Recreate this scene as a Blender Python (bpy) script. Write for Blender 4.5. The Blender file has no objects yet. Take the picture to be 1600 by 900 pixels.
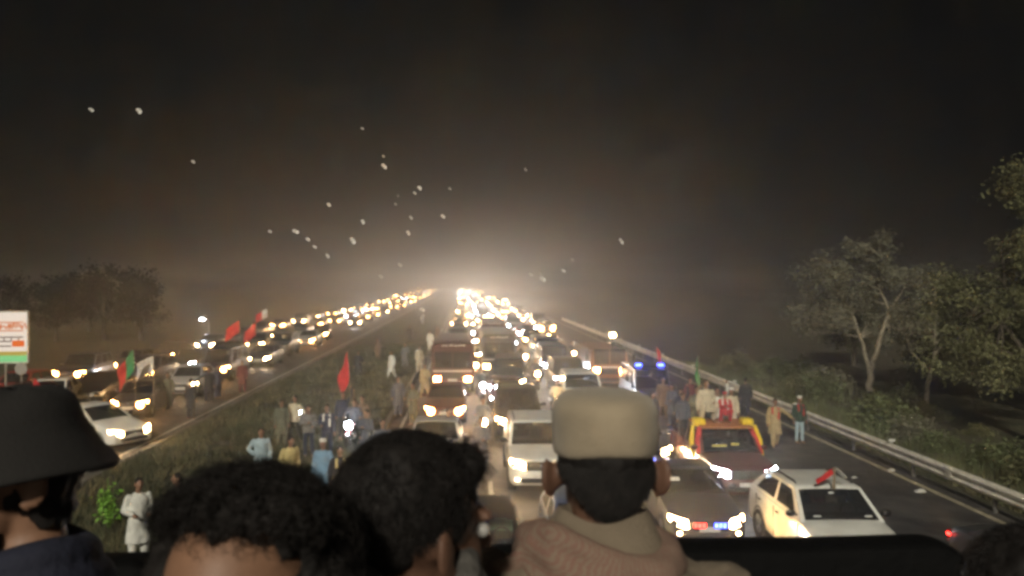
import bpy, bmesh, math, random
import numpy as np
from mathutils import Vector, Matrix, noise

R = math.radians
random.seed(11)
scene = bpy.context.scene
COL = scene.collection

# ------------------------------------------------------------------ camera, sky, sun, exposure
H = 6.0                    # eye height above the road: the camera stands on a truck platform
F = 1300.0                 # focal length in pixels of a 1600 wide frame
VX, HY = 738.0, 440.0      # where the road vanishes in that frame
cam_d = bpy.data.cameras.new('camera')
cam = bpy.data.objects.new('camera', cam_d); COL.objects.link(cam)
cam.location = (0, 0, H); cam.rotation_euler = (R(90), 0, 0)
cam_d.sensor_width = 36.0; cam_d.lens = 36.0 * F / 1600.0
cam_d.shift_x = (800 - VX) / 1600.0; cam_d.shift_y = (HY - 450) / 1600.0
cam_d.dof.use_dof = True; cam_d.dof.focus_distance = 30.0; cam_d.dof.aperture_fstop = 6.0
cam_d.clip_start = 0.05; cam_d.clip_end = 8000
scene.camera = cam

SUN_EL, SUN_AZ = R(30), R(-12)      # weak light from behind the camera, a little left
world = bpy.data.worlds.new('World'); scene.world = world; world.use_nodes = True
wn = world.node_tree.nodes; wl = world.node_tree.links
bg = wn['Background']
sky = wn.new('ShaderNodeTexSky'); sky.sky_type = 'NISHITA'; sky.sun_disc = False
sky.sun_elevation = SUN_EL; sky.sun_rotation = R(180) + SUN_AZ; sky.dust_density = 6.0; sky.air_density = 1.0
hsv = wn.new('ShaderNodeHueSaturation'); hsv.inputs['Saturation'].default_value = 0.25
wl.new(sky.outputs['Color'], hsv.inputs['Color']); wl.new(hsv.outputs['Color'], bg.inputs['Color'])
bg.inputs['Strength'].default_value = 0.00025

sun_d = bpy.data.lights.new('sun', 'SUN'); sun_d.energy = 1.25; sun_d.angle = R(4); sun_d.color = (1.0, 0.93, 0.78)
sun = bpy.data.objects.new('sun', sun_d); COL.objects.link(sun)
sd = Vector((math.sin(SUN_AZ) * math.cos(SUN_EL), -math.cos(SUN_AZ) * math.cos(SUN_EL), math.sin(SUN_EL)))
sun.rotation_euler = sd.to_track_quat('Z', 'Y').to_euler()

scene.view_settings.view_transform = 'Standard'; scene.view_settings.look = 'None'
scene.view_settings.exposure = 1.0; scene.view_settings.gamma = 1.0
scene.view_settings.use_curve_mapping = False

HAZE_DENSITY, HAZE_G = 0.0040, 0.75
LAMP_W = 64.0                      # watts of one headlamp

scene.render.engine = 'CYCLES'
cy = scene.cycles
cy.use_denoising = True
try: cy.denoiser = 'OPENIMAGEDENOISE'
except Exception: pass
cy.max_bounces = 6; cy.diffuse_bounces = 2; cy.glossy_bounces = 3; cy.transmission_bounces = 4
cy.volume_bounces = 0; cy.transparent_max_bounces = 12
cy.caustics_reflective = False; cy.caustics_refractive = False
cy.sample_clamp_indirect = 4.0; cy.use_light_tree = True
cy.filter_width = 3.3

# ------------------------------------------------------------------ helpers
def bend(d):                        # the motorway swings gently left far away
    return -3.2e-5 * d * d
def gp(px, py, z=0.0):              # frame position of a point at height z -> place on the road
    d = (H - z) * F / (py - HY)
    return (px - VX) * d / F, d
def at(px, py, d):
    return Vector(((px - VX) * d / F, d, H - (py - HY) * d / F))

MATS = {}
def mat(name, col, rough=0.6, metal=0.0, coat=0.0, var=0.15, scale=8.0, bump=0.0, bscale=60.0, spec=0.5, sheen=0.0):
    if name in MATS: return MATS[name]
    m = bpy.data.materials.new(name); m.use_nodes = True
    nt = m.node_tree; n = nt.nodes; l = nt.links
    b = n['Principled BSDF']
    b.inputs['Roughness'].default_value = rough; b.inputs['Metallic'].default_value = metal
    b.inputs['Coat Weight'].default_value = coat; b.inputs['Specular IOR Level'].default_value = spec
    b.inputs['Sheen Weight'].default_value = sheen
    tc = n.new('ShaderNodeTexCoord')
    nz = n.new('ShaderNodeTexNoise'); nz.inputs['Scale'].default_value = scale; nz.inputs['Detail'].default_value = 4
    l.new(tc.outputs['Object'], nz.inputs['Vector'])
    cr = n.new('ShaderNodeValToRGB')
    cr.color_ramp.elements[0].position = 0.3; cr.color_ramp.elements[1].position = 0.7
    cr.color_ramp.elements[0].color = tuple(c * (1 - var) for c in col) + (1,)
    cr.color_ramp.elements[1].color = tuple(min(1, c * (1 + var)) for c in col) + (1,)
    l.new(nz.outputs['Fac'], cr.inputs['Fac']); l.new(cr.outputs['Color'], b.inputs['Base Color'])
    if bump > 0:
        n2 = n.new('ShaderNodeTexNoise'); n2.inputs['Scale'].default_value = bscale; n2.inputs['Detail'].default_value = 5
        l.new(tc.outputs['Object'], n2.inputs['Vector'])
        bp = n.new('ShaderNodeBump'); bp.inputs['Strength'].default_value = bump; bp.inputs['Distance'].default_value = 0.02
        l.new(n2.outputs['Fac'], bp.inputs['Height']); l.new(bp.outputs['Normal'], b.inputs['Normal'])
    MATS[name] = m
    return m
def emit(name, col, strength):
    if name in MATS: return MATS[name]
    m = bpy.data.materials.new(name); m.use_nodes = True
    n = m.node_tree.nodes; n.clear()
    e = n.new('ShaderNodeEmission'); e.inputs[0].default_value = tuple(col) + (1,); e.inputs[1].default_value = strength
    o = n.new('ShaderNodeOutputMaterial'); m.node_tree.links.new(e.outputs[0], o.inputs[0])
    try: m.cycles.emission_sampling = 'NONE'
    except Exception: pass
    MATS[name] = m
    return m
def glass(name, tint, clear):
    if name in MATS: return MATS[name]
    m = bpy.data.materials.new(name); m.use_nodes = True
    nt = m.node_tree; n = nt.nodes; n.clear()
    o = n.new('ShaderNodeOutputMaterial'); mx = n.new('ShaderNodeMixShader')
    t = n.new('ShaderNodeBsdfTransparent'); t.inputs[0].default_value = tuple(tint) + (1,)
    p = n.new('ShaderNodeBsdfPrincipled'); p.inputs['Base Color'].default_value = (0.012, 0.014, 0.018, 1)
    p.inputs['Roughness'].default_value = 0.06; p.inputs['Coat Weight'].default_value = 0.3
    mx.inputs[0].default_value = 1 - clear
    nt.links.new(t.outputs[0], mx.inputs[1]); nt.links.new(p.outputs[0], mx.inputs[2]); nt.links.new(mx.outputs[0], o.inputs[0])
    MATS[name] = m
    return m

class MB:
    def __init__(s): s.v = []; s.f = []; s.m = []
    def add(s, vs, fs, mi=0):
        b = len(s.v); s.v += [tuple(v) for v in vs]
        s.f += [tuple(b + i for i in f) for f in fs]; s.m += [mi] * len(fs)
    def quad(s, a, b, c, d, mi=0): s.add([a, b, c, d], [(0, 1, 2, 3)], mi)
    def box(s, c, d, mi=0, rot=None, ch=0.0):
        x, y, z = d[0] / 2, d[1] / 2, d[2] / 2
        if ch <= 0:
            vs = [Vector((sx * x, sy * y, sz * z)) for sz in (-1, 1) for sy in (-1, 1) for sx in (-1, 1)]
            fs = [(0, 2, 3, 1), (4, 5, 7, 6), (0, 1, 5, 4), (2, 6, 7, 3), (0, 4, 6, 2), (1, 3, 7, 5)]
        else:
            bm = bmesh.new(); bmesh.ops.create_cube(bm, size=1.0)
            bmesh.ops.scale(bm, vec=d, verts=bm.verts)
            bmesh.ops.bevel(bm, geom=bm.edges[:], offset=ch, segments=2, profile=0.6, affect='EDGES')
            bm.verts.index_update()
            vs = [v.co.copy() for v in bm.verts]; fs = [tuple(v.index for v in f.verts) for f in bm.faces]; bm.free()
        if rot is not None: vs = [rot @ v for v in vs]
        c = Vector(c); s.add([v + c for v in vs], fs, mi)
    def loft(s, rings, mi=0, caps=True, closed=True):
        n = len(rings[0]); b = []
        vs = [p for r in rings for p in r]; fs = []
        for i in range(len(rings) - 1):
            for j in range(n if closed else n - 1):
                k = (j + 1) % n
                fs.append((i * n + j, i * n + k, (i + 1) * n + k, (i + 1) * n + j))
        if caps and closed:
            fs.append(tuple(range(n - 1, -1, -1))); o = (len(rings) - 1) * n; fs.append(tuple(o + j for j in range(n)))
        s.add(vs, fs, mi)
    def tube(s, pts, rs, n=8, mi=0, squash=None):
        pts = [Vector(p) for p in pts]
        if not hasattr(rs, '__len__'): rs = [rs] * len(pts)
        rings = []; up = None
        for i, p in enumerate(pts):
            t = (pts[min(i + 1, len(pts) - 1)] - pts[max(i - 1, 0)])
            if t.length < 1e-9: t = Vector((0, 0, 1))
            t.normalize()
            if up is None:
                up = Vector((0, 1, 0)) if abs(t.y) < 0.9 else Vector((1, 0, 0))
            u = (up - t * up.dot(t)).normalized(); w = t.cross(u); up = u
            sq = squash or (1, 1)
            rings.append([p + (w * math.cos(a) * sq[0] + u * math.sin(a) * sq[1]) * rs[i] for a in [2 * math.pi * k / n for k in range(n)]])
        s.loft(rings, mi)
    def capsule(s, a, b, ra, rb, n=10, mi=0):
        a = Vector(a); b = Vector(b); t = (b - a)
        L = t.length
        t = t.normalized() if L > 1e-6 else Vector((0, 0, 1))
        s.tube([a - t * ra * .95, a - t * ra * .7, a, b, b + t * rb * .7, b + t * rb * .95], [ra * .25, ra * .7, ra, rb, rb * .7, rb * .25], n, mi)
    def ell(s, c, r, mi=0, n=14, m=10, rot=None):
        c = Vector(c); rings = []
        for i in range(m + 1):
            th = math.pi * (0.03 + 0.94 * i / m)
            ring = []
            for j in range(n):
                a = 2 * math.pi * j / n
                v = Vector((r[0] * math.sin(th) * math.cos(a), r[1] * math.sin(th) * math.sin(a), -r[2] * math.cos(th)))
                if rot is not None: v = rot @ v
                ring.append(c + v)
            rings.append(ring)
        s.loft(rings, mi)
    def lathe(s, prof, axis='X', n=16, mi=0, c=(0, 0, 0), caps=False):
        c = Vector(c); rings = []
        for (r, h) in prof:
            ring = []
            for j in range(n):
                a = 2 * math.pi * j / n
                p = (h, r * math.cos(a), r * math.sin(a)) if axis == 'X' else ((r * math.cos(a), r * math.sin(a), h) if axis == 'Z' else (r * math.cos(a), h, r * math.sin(a)))
                ring.append(c + Vector(p))
            rings.append(ring)
        s.loft(rings, mi, caps=caps)
    def mesh(s, name, mats, angle=40):
        me = bpy.data.meshes.new(name); me.from_pydata(s.v, [], s.f); me.validate()
        for m in (mats if isinstance(mats, (list, tuple)) else [mats]): me.materials.append(m)
        if len(me.polygons) == len(s.m):
            me.polygons.foreach_set('material_index', s.m)
        bm = bmesh.new(); bm.from_mesh(me); bmesh.ops.recalc_face_normals(bm, faces=bm.faces); bm.to_mesh(me); bm.free()
        if angle > 0:
            me.polygons.foreach_set('use_smooth', [True] * len(me.polygons))
            me.set_sharp_from_angle(angle=R(angle))
        me.update()
        return me
    def build(s, name, mats, parent=None, angle=40):
        return obj(name, s.mesh(name, mats, angle), parent)

def obj(name, me, parent=None, loc=(0, 0, 0), rz=0.0):
    o = bpy.data.objects.new(name, me); COL.objects.link(o)
    o.parent = parent; o.location = loc; o.rotation_euler = (0, 0, rz)
    return o
def empty(name, loc=(0, 0, 0), rz=0.0):
    o = bpy.data.objects.new(name, None); COL.objects.link(o)
    o.location = loc; o.rotation_euler = (0, 0, rz); o.empty_display_size = 0.2
    return o
def tag(o, label, cat, group=None, kind=None):
    if label: o['label'] = label
    if cat: o['category'] = cat
    if group: o['group'] = group
    if kind: o['kind'] = kind
    return o
def struct(o, label=None):
    o['kind'] = 'structure'
    if label: o['label'] = label
    return o
def set_mat(o, m, slot=0):
    o.material_slots[slot].link = 'OBJECT'; o.material_slots[slot].material = m
def kids(o): return [c for c in o.children]
def copy_tree(o, parent=None):
    c = o.copy(); COL.objects.link(c); c.parent = parent
    for ch in kids(o): copy_tree(ch, c)
    return c
TMP = bpy.data.scenes.new('workshop')
def remesh(mb, voxel, smooth=3, factor=0.5):
    me = mb.mesh('tmp', mat('temporary', (.5, .5, .5)), 0)
    o = bpy.data.objects.new('tmp', me); TMP.collection.objects.link(o)
    r = o.modifiers.new('r', 'REMESH'); r.mode = 'VOXEL'; r.voxel_size = voxel; r.use_smooth_shade = True
    if smooth:
        s = o.modifiers.new('s', 'SMOOTH'); s.iterations = smooth; s.factor = factor
    vl = TMP.view_layers[0]; vl.update(); dg = vl.depsgraph
    out = bpy.data.meshes.new_from_object(o.evaluated_get(dg), depsgraph=dg)
    bpy.data.objects.remove(o); bpy.data.meshes.remove(me)
    out.materials.clear()
    out.polygons.foreach_set('use_smooth', [True] * len(out.polygons))
    return out
def displaced(me, amp, scale, seed=0):
    off = Vector((seed * 3.7, seed * 1.3, seed * 5.1)); n = len(me.vertices)
    co = np.empty(n * 3, 'f'); me.vertices.foreach_get('co', co); co = co.reshape(-1, 3)
    nr = np.empty(n * 3, 'f'); me.vertex_normals.foreach_get('vector', nr); nr = nr.reshape(-1, 3)
    k = np.array([noise.noise(Vector(c) * scale + off) for c in co.tolist()], 'f') * amp
    me.vertices.foreach_set('co', (co + nr * k[:, None]).ravel()); me.update()
    return me

# ------------------------------------------------------------------ ground, roads, verges
def strip(name, x0, x1, y0, y1, z, m, step=10.0, nx=1, zf=None):
    mb = MB(); ny = max(1, int((y1 - y0) / step)); vs = []; fs = []
    for i in range(ny + 1):
        y = y0 + (y1 - y0) * i / ny
        for j in range(nx + 1):
            x = x0 + (x1 - x0) * j / nx
            vs.append((x + bend(max(0, y)), y, z + (zf(x, y) if zf else 0)))
    for i in range(ny):
        for j in range(nx):
            a = i * (nx + 1) + j
            fs.append((a, a + 1, a + nx + 2, a + nx + 1))
    mb.add(vs, fs); o = mb.build(name, m, None, 60)
    return o

def ground_mat(name, c1, c2, c3, s1, s2, rough=0.95, bump=0.5, bs=25.0):
    m = bpy.data.materials.new(name); m.use_nodes = True
    nt = m.node_tree; n = nt.nodes; l = nt.links; b = n['Principled BSDF']
    b.inputs['Roughness'].default_value = rough; b.inputs['Specular IOR Level'].default_value = 0.3
    tc = n.new('ShaderNodeTexCoord')
    a = n.new('ShaderNodeTexNoise'); a.inputs['Scale'].default_value = s1; a.inputs['Detail'].default_value = 6
    c = n.new('ShaderNodeTexNoise'); c.inputs['Scale'].default_value = s2; c.inputs['Detail'].default_value = 8
    for q in (a, c): l.new(tc.outputs['Object'], q.inputs['Vector'])
    r1 = n.new('ShaderNodeValToRGB'); r1.color_ramp.elements[0].position = .38; r1.color_ramp.elements[1].position = .62
    r1.color_ramp.elements[0].color = c1 + (1,); r1.color_ramp.elements[1].color = c2 + (1,)
    l.new(a.outputs['Fac'], r1.inputs['Fac'])
    r2 = n.new('ShaderNodeValToRGB'); r2.color_ramp.elements[0].position = .45; r2.color_ramp.elements[1].position = .7
    l.new(c.outputs['Fac'], r2.inputs['Fac'])
    mx = n.new('ShaderNodeMix'); mx.data_type = 'RGBA'
    l.new(r2.outputs['Color'], mx.inputs[0]); l.new(r1.outputs['Color'], mx.inputs[6]); mx.inputs[7].default_value = c3 + (1,)
    l.new(mx.outputs[2], b.inputs['Base Color'])
    t = n.new('ShaderNodeTexNoise'); t.inputs['Scale'].default_value = bs; t.inputs['Detail'].default_value = 6
    l.new(tc.outputs['Object'], t.inputs['Vector'])
    bp = n.new('ShaderNodeBump'); bp.inputs['Strength'].default_value = bump; bp.inputs['Distance'].default_value = .05
    l.new(t.outputs['Fac'], bp.inputs['Height']); l.new(bp.outputs['Normal'], b.inputs['Normal'])
    MATS[name] = m
    return m

asphalt = ground_mat('asphalt', (.030, .029, .029), (.066, .061, .056), (.105, .095, .082), .28, 1.3, .72, .25, 60)
earth = ground_mat('dry_earth_and_grass', (.035, .04, .018), (.07, .066, .036), (.09, .075, .05), .4, 2.5, .95, .8, 8)
turf = ground_mat('median_turf', (.022, .026, .012), (.050, .050, .026), (.085, .070, .046), .5, 2.0, .95, .8, 10)
paint_w = mat('road_paint_white', (.42, .41, .37), .6, var=.35, scale=3)
paint_y = mat('road_paint_cream', (.40, .35, .24), .6, var=.35, scale=3)
concrete = mat('kerb_concrete', (.13, .12, .10), .85, var=.2, scale=3, bump=.3)

XR0, XR1 = -3.4, 13.9        # this carriageway
XL0, XL1 = -27.5, -11.6      # the other carriageway
struct(strip('ground', -1500, 1500, -60, 3000, -0.05, earth, 60, 30))
struct(strip('road', XR0, XR1, -40, 1500, 0.0, asphalt, 10, 2))
struct(strip('road', XL0, XL1, -40, 1500, 0.0, asphalt, 10, 2))
def mz(x, y):
    k = (x - XL1) / (XR0 - XL1)
    return 0.16 * math.sin(math.pi * max(0, min(1, k))) + 0.05 * noise.noise(Vector((x * .5, y * .5, 0))) * (1 if 0.02 < k < .98 else 0)
struct(strip('median_ground', XL1 + .25, XR0 - .25, -40, 1500, 0.08, turf, 1.6, 10, mz))
def vz(x, y):
    return -0.5 * max(0, min(1, (x - 14.2) / 5)) + .08 * noise.noise(Vector((x * .4, y * .4, 3)))
struct(strip('verge', XR1, 60, -20, 500, -0.01, earth, 2.5, 26, vz))
def kerb(x, name='kerb'):
    mb = MB(); rings = []
    for i in range(0, 151):
        y = -40 + i * 10; b = bend(max(0, y)) + x
        rings.append([Vector((b - .13, y, -.05)), Vector((b - .13, y, .11)), Vector((b - .10, y, .135)), Vector((b + .10, y, .135)), Vector((b + .13, y, .11)), Vector((b + .13, y, -.05))])
    mb.loft(rings); struct(mb.build(name, concrete, None, 30))
kerb(XR0 - .13); kerb(XL1 + .13)
def line(x, w, m, y0=-20, y1=800, name='edge_line'):
    struct(strip(name, x - w / 2, x + w / 2, y0, y1, 0.004, m, 8))
line(13.2, .17, paint_y); line(-2.9, .13, paint_w); line(-12.1, .13, paint_w); line(-27, .13, paint_w)
mb = MB()
for x in (0.55, 4.0, 9.6, -15.9, -19.6):
    for k in range(60):
        y = 4 + k * 9.0
        mb.quad((x - .065 + bend(y), y, .004), (x + .065 + bend(y), y, .004), (x + .065 + bend(y + 3), y + 3, .004), (x - .065 + bend(y + 3), y + 3, .004))
struct(mb.build('lane_dashes', paint_w))

# ------------------------------------------------------------------ guardrail beside the shoulder
galv = mat('galvanised_steel', (.70, .65, .54), .7, metal=.0, var=.25, scale=2.5, bump=.1, bscale=20)
galv_d = mat('galvanised_post', (.30, .29, .26), .6, metal=.2, var=.25, scale=5)
refl = mat('reflector_white', (.75, .74, .68), .35)
GX = 13.55
prof = [(0.0, .43), (-.03, .46), (-.075, .50), (-.075, .53), (-.02, .57), (-.01, .60), (-.02, .63), (-.075, .67), (-.075, .70), (-.03, .74), (0.0, .77)]
mb = MB(); rings = []
for yy in (0.0, 4.02):
    rings.append([Vector((p[0], yy, .77 - (.77 - p[1]) * 1.18)) for p in prof] + [Vector((p[0] + .012, yy, .77 - (.77 - p[1]) * 1.18)) for p in reversed(prof)])
mb.loft(rings); beam_me = mb.mesh('beam', galv, 30)
mb = MB()
mb.box((.055, 0, .24), (.06, .012, 1.0)); mb.box((.03, 0, .24), (.012, .11, 1.0)); mb.box((.08, 0, .24), (.012, .11, 1.0)); mb.box((.012, 0, .6), (.05, .16, .28))
post_me = mb.mesh('post', galv_d, 20)
mb = MB(); mb.box((.03, 0, .80), (.012, .06, .09)); mb.box((.03, -.004, .87), (.20, .05, .075), ch=.012)
refl_me = mb.mesh('reflector', refl, 20)
gr = empty('guardrail', (GX, 0, 0))
tag(gr, 'pale steel crash barrier along the right shoulder below the trees', 'guardrail')
for k in range(-1, 28):
    y = 9.6 + k * 4.0
    o = obj('beam', beam_me, gr, (bend(y), y, 0))
    if k % 7 == 3 and 0: pass
    obj('post', post_me, gr, (bend(y), y + .02, 0))
    if k % 2 == 0: obj('reflector', refl_me, gr, (bend(y), y + 1.3, 0))
mb = MB(); mb.box((-.05, .0, .58), (.07, .34, .36), ch=.02); obj('splice_box', mb.mesh('splice_box', galv, 20), gr, (0, 23.6, 0))

# ------------------------------------------------------------------ trees, shrubs, grass
bark = mat('pale_bark', (.28, .24, .17), .9, var=.4, scale=6, bump=.5, bscale=20)
bark_d = mat('dark_bark', (.08, .065, .045), .9, var=.4, scale=6, bump=.5, bscale=20)
def leaf_mat(name, c):
    m = mat(name, c, .65, var=.55, scale=.9, spec=.25)
    return m
leaf_olive = leaf_mat('olive_leaves', (.165, .158, .108))
leaf_yel = leaf_mat('yellow_green_leaves', (.150, .150, .072))
leaf_dark = leaf_mat('dark_leaves', (.040, .042, .024)); leaf_night = leaf_mat('unlit_dark_leaves', (.013, .013, .008))  # leaf_night: leaf colour darkened to stand in for missing light
leaf_grn = leaf_mat('fresh_green_leaves', (.19, .40, .05))
grass_m = mat('grass_blades', (.048, .054, .022), .8, var=.45, scale=.8)
grass_y = mat('dry_grass_blades', (.13, .115, .055), .85, var=.35, scale=.8)

def leaf_cloud(mb, c, r, n, size, rng, flat=1.0):
    for i in range(n):
        p = Vector((rng.gauss(0, .5), rng.gauss(0, .5), rng.gauss(0, .45) * flat))
        if p.length > 1.25: p *= 1.25 / p.length
        p = Vector(c) + Vector((p.x * r, p.y * r, p.z * r))
        a = Vector((rng.gauss(0, 1), rng.gauss(0, 1), rng.gauss(0, .6))).normalized()
        b = a.cross(Vector((rng.gauss(0, 1), rng.gauss(0, 1), rng.gauss(0, 1)))).normalized()
        s = size * rng.uniform(.6, 1.35)
        mb.add([p - a * s, p + b * s * .42, p + a * s, p - b * s * .42], [(0, 1, 2, 3)])
def make_tree(seed, trunk, crowns, m_leaf, m_bark, lsize=.11, dens=70, rr=.75):
    """trunk: list of limbs [(points), r0, r1]; crowns: list of lobes (centre, radius xyz)."""
    rng = random.Random(seed); tb = MB(); lb = MB()
    joints = []
    for pts, r0, r1 in trunk:
        P = [Vector(p) for p in pts]; Q = []
        for i in range(len(P) - 1):
            for k in range(4):
                q = P[i].lerp(P[i + 1], k / 4)
                if i + k > 0: q += Vector((rng.uniform(-.06, .06), rng.uniform(-.06, .06), 0))
                Q.append(q)
        Q.append(P[-1])
        tb.tube(Q, [r0 + (r1 - r0) * i / (len(Q) - 1) for i in range(len(Q))], 7)
        joints += [(q, r0 + (r1 - r0) * i / (len(Q) - 1)) for i, q in enumerate(Q) if i > len(Q) * .35]
    for c, r in crowns:
        c = Vector(c); vol = r[0] * r[1] * r[2]
        for k in range(max(4, int(3.2 * (vol ** .72) / (rr ** 1.6) * 1.6))):
            th = rng.uniform(0, 2 * math.pi); u = rng.uniform(-.85, 1); rad = rng.uniform(.35, 1.0) ** .6
            s = math.sqrt(max(0, 1 - u * u))
            t = c + Vector((r[0] * s * math.cos(th), r[1] * s * math.sin(th), r[2] * u)) * rad
            j, jr = min(joints, key=lambda q: (q[0] - t).length + (0.6 if q[0].z > t.z else 0))
            mid = j.lerp(t, .5) + Vector((rng.uniform(-.2, .2), rng.uniform(-.2, .2), rng.uniform(0, .25)))
            tb.tube([j, mid, t], [min(jr * .7, .05), .025, .008], 5)
            leaf_cloud(lb, t, rr * rng.uniform(.6, 1.15), int(dens * rng.uniform(.6, 1.3)), lsize, rng, .8)
            leaf_cloud(lb, mid.lerp(t, .3), rr * .5, int(dens * .3), lsize, rng, .8)
    return tb.mesh('trunk', m_bark, 60), lb.mesh('crown', m_leaf, 0)
def put_tree(meshes, loc, label, rz=0.0, s=1.0, group=None, name='roadside_tree', leaf=None):
    t = empty(name, loc, rz); t.scale = (s, s, s)
    obj('trunk', meshes[0], t); c = obj('crown', meshes[1], t)
    if leaf: set_mat(c, leaf)
    return tag(t, label, 'tree', group)

# forked tree: trunk base at (21.7, 46); its crown spans 9 m
x, d = 22.0, 46.0
tA = make_tree(3, [([(0, 0, -.5), (-.02, 0, .5), (-.03, 0, 1.3)], .19, .15),
                   ([(-.03, 0, 1.2), (-.35, .1, 2.6), (-.9, .1, 4.2), (-1.7, .2, 5.6)], .12, .04),
                   ([(-.03, 0, 1.2), (.3, -.1, 2.5), (.75, 0, 3.7), (.95, .1, 4.4), (.55, .1, 5.4), (.5, .1, 7.2)], .13, .04),
                   ([(.95, .1, 4.4), (1.7, .2, 5.3), (2.2, .1, 6.0)], .06, .02)],
               [((-2.6, 0, 6.0), (1.3, 1.3, 1.2)), ((-2.6, 0, 3.9), (1.7, 1.4, 1.3)), ((.1, .2, 7.3), (1.5, 1.4, 1.4)),
                ((-1.0, .6, 5.2), (1.6, 1.4, 1.5)), ((1.7, .1, 5.3), (1.2, 1.2, 1.5)), ((1.5, .5, 3.3), (1.3, 1.3, 1.1))],
               leaf_olive, bark, .07, 128, .62)
put_tree(tA, (x, d, -.35), 'olive tree whose pale trunk forks low in a V, crown ragged, behind the guardrail', s=1.09)
tB = make_tree(8, [([(-.3, 0, -.5), (-.2, 0, .9), (.0, 0, 1.9), (.3, 0, 3.2), (.25, 0, 4.3), (.2, 0, 6.2)], .13, .035),
                   ([(.3, 0, 3.1), (1.0, .1, 3.8), (1.6, .1, 4.7)], .05, .02), ([(0, 0, 2.2), (-.7, .2, 3.2), (-1.0, .2, 4.2)], .05, .02)],
               [((.3, 0, 6.0), (1.0, 1.0, 1.2)), ((-.9, 0, 4.6), (1.1, 1.1, 1.1)), ((1.5, .1, 4.6), (1.0, 1.0, 1.1)), ((.4, .6, 3.6), (1.2, 1.2, .8))],
               leaf_olive, bark, .065, 100, .55)
put_tree(tB, (20.6, 37.5, -.35), 'slender tree with one kinked pale trunk and thin crown, right of the forked tree')
tC = make_tree(15, [([(0, 0, -.5), (.1, 0, 2.5), (.0, .1, 5.5), (.1, .1, 9.5)], .24, .06), ([(.1, 0, 3), (-1.2, -.2, 4.6), (-2.2, -.2, 5.4)], .10, .03),
                    ([(0, .1, 4.5), (1.2, .2, 6.2), (1.8, .2, 8)], .1, .03), ([(.05, 0, 3.6), (-.8, .3, 6.0), (-1.0, .3, 7.4)], .08, .03)],
                [((.3, 0, 9.3), (1.3, 1.5, 1.6)), ((.2, 0, 7.2), (1.6, 1.6, 1.2)), ((-1.8, 0, 5.2), (1.9, 1.6, 1.3)), ((.8, 0, 5.0), (2.0, 1.8, 1.6)),
                 ((-.6, .4, 3.2), (2.2, 1.7, 1.2)), ((-2.3, .3, 3.3), (1.3, 1.2, .9))],
                leaf_olive, bark_d, .068, 150, .66)
put_tree(tC, (21.0, 31.2, -.4), 'tallest tree, yellow-green and leafy down to the shrubs, at the right edge of the picture', s=1.06, leaf=leaf_yel)
tD = make_tree(21, [([(0, 0, -.5), (.1, 0, 2.0), (.0, .1, 4.5)], .2, .06), ([(.1, 0, 1.6), (-1.4, -.2, 3.2)], .10, .03), ([(.05, .1, 1.8), (1.4, .2, 3.4)], .1, .03)],
                [((0, 0, 4.6), (1.8, 1.6, 1.3)), ((-2.0, 0, 3.6), (1.6, 1.6, 1.3)), ((2.0, 0, 3.7), (1.7, 1.6, 1.4)), ((0, .4, 2.4), (2.6, 1.8, 1.0))],
                leaf_dark, bark_d, .12, 80, .8)
put_tree(tD, (26.5, 47, -.5), 'low dark bushy tree filling the gap behind the slender tree', 0.6, 1.15)
put_tree(tD, (26.0, 38.5, -.5), 'broad dark bushy tree behind the tall edge tree', 2.1, 1.25)
put_tree(tD, (27.5, 60, -.5), 'dark bushy tree standing behind the forked tree', 4.0, 1.1)
# dark trees on the far side of the other carriageway
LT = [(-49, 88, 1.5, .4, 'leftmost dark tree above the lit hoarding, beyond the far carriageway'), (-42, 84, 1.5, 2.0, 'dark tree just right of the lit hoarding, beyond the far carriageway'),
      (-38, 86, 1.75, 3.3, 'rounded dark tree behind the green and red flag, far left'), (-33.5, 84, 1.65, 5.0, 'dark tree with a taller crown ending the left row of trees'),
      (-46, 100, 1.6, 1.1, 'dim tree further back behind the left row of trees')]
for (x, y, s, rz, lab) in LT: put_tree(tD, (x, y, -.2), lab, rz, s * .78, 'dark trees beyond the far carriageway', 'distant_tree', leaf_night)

def shrub_mesh(seed, w, h, n, ls, blades, m):
    rng = random.Random(seed); mb = MB()
    for k in range(n):
        a = rng.uniform(0, 6.28); r = w * math.sqrt(rng.random()) * .8; hh = h * rng.uniform(.35, 1) * (1 - .45 * r / w)
        c = Vector((r * math.cos(a), r * math.sin(a), hh))
        mb.tube([(c.x * .3, c.y * .3, -.1), c * .6, c], [.015, .01, .004], 4)
        leaf_cloud(mb, c, w * .3, 26, ls, rng)
    for k in range(blades):
        a = rng.uniform(0, 6.28); r = w * 1.1 * math.sqrt(rng.random()); p = Vector((r * math.cos(a), r * math.sin(a), -.1))
        t = p + Vector((rng.gauss(0, .2), rng.gauss(0, .2), h * rng.uniform(.4, .9))); s = Vector((rng.uniform(-1, 1), rng.uniform(-1, 1), 0)).normalized() * .02
        mb.add([p - s, p + s, t], [(0, 1, 2)])
    return mb.mesh('foliage', m, 0)
SH = [shrub_mesh(1, 1.0, 1.3, 26, .085, 150, leaf_olive), shrub_mesh(2, .8, .9, 20, .07, 220, leaf_olive), shrub_mesh(3, 1.3, 1.5, 34, .09, 120, leaf_olive)]
leaf_mid = leaf_mat('shrub_green', (.12, .14, .062)); leaf_mid2 = leaf_mat('shrub_yellow_green', (.14, .14, .065))
rng = random.Random(5)
spots = []
for k in range(34):
    y = 17 + k * 1.25 + rng.uniform(-.5, .5); spots.append((15.9 + rng.uniform(0, 4.6) + max(0, (y - 40) * .12), y))
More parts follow.
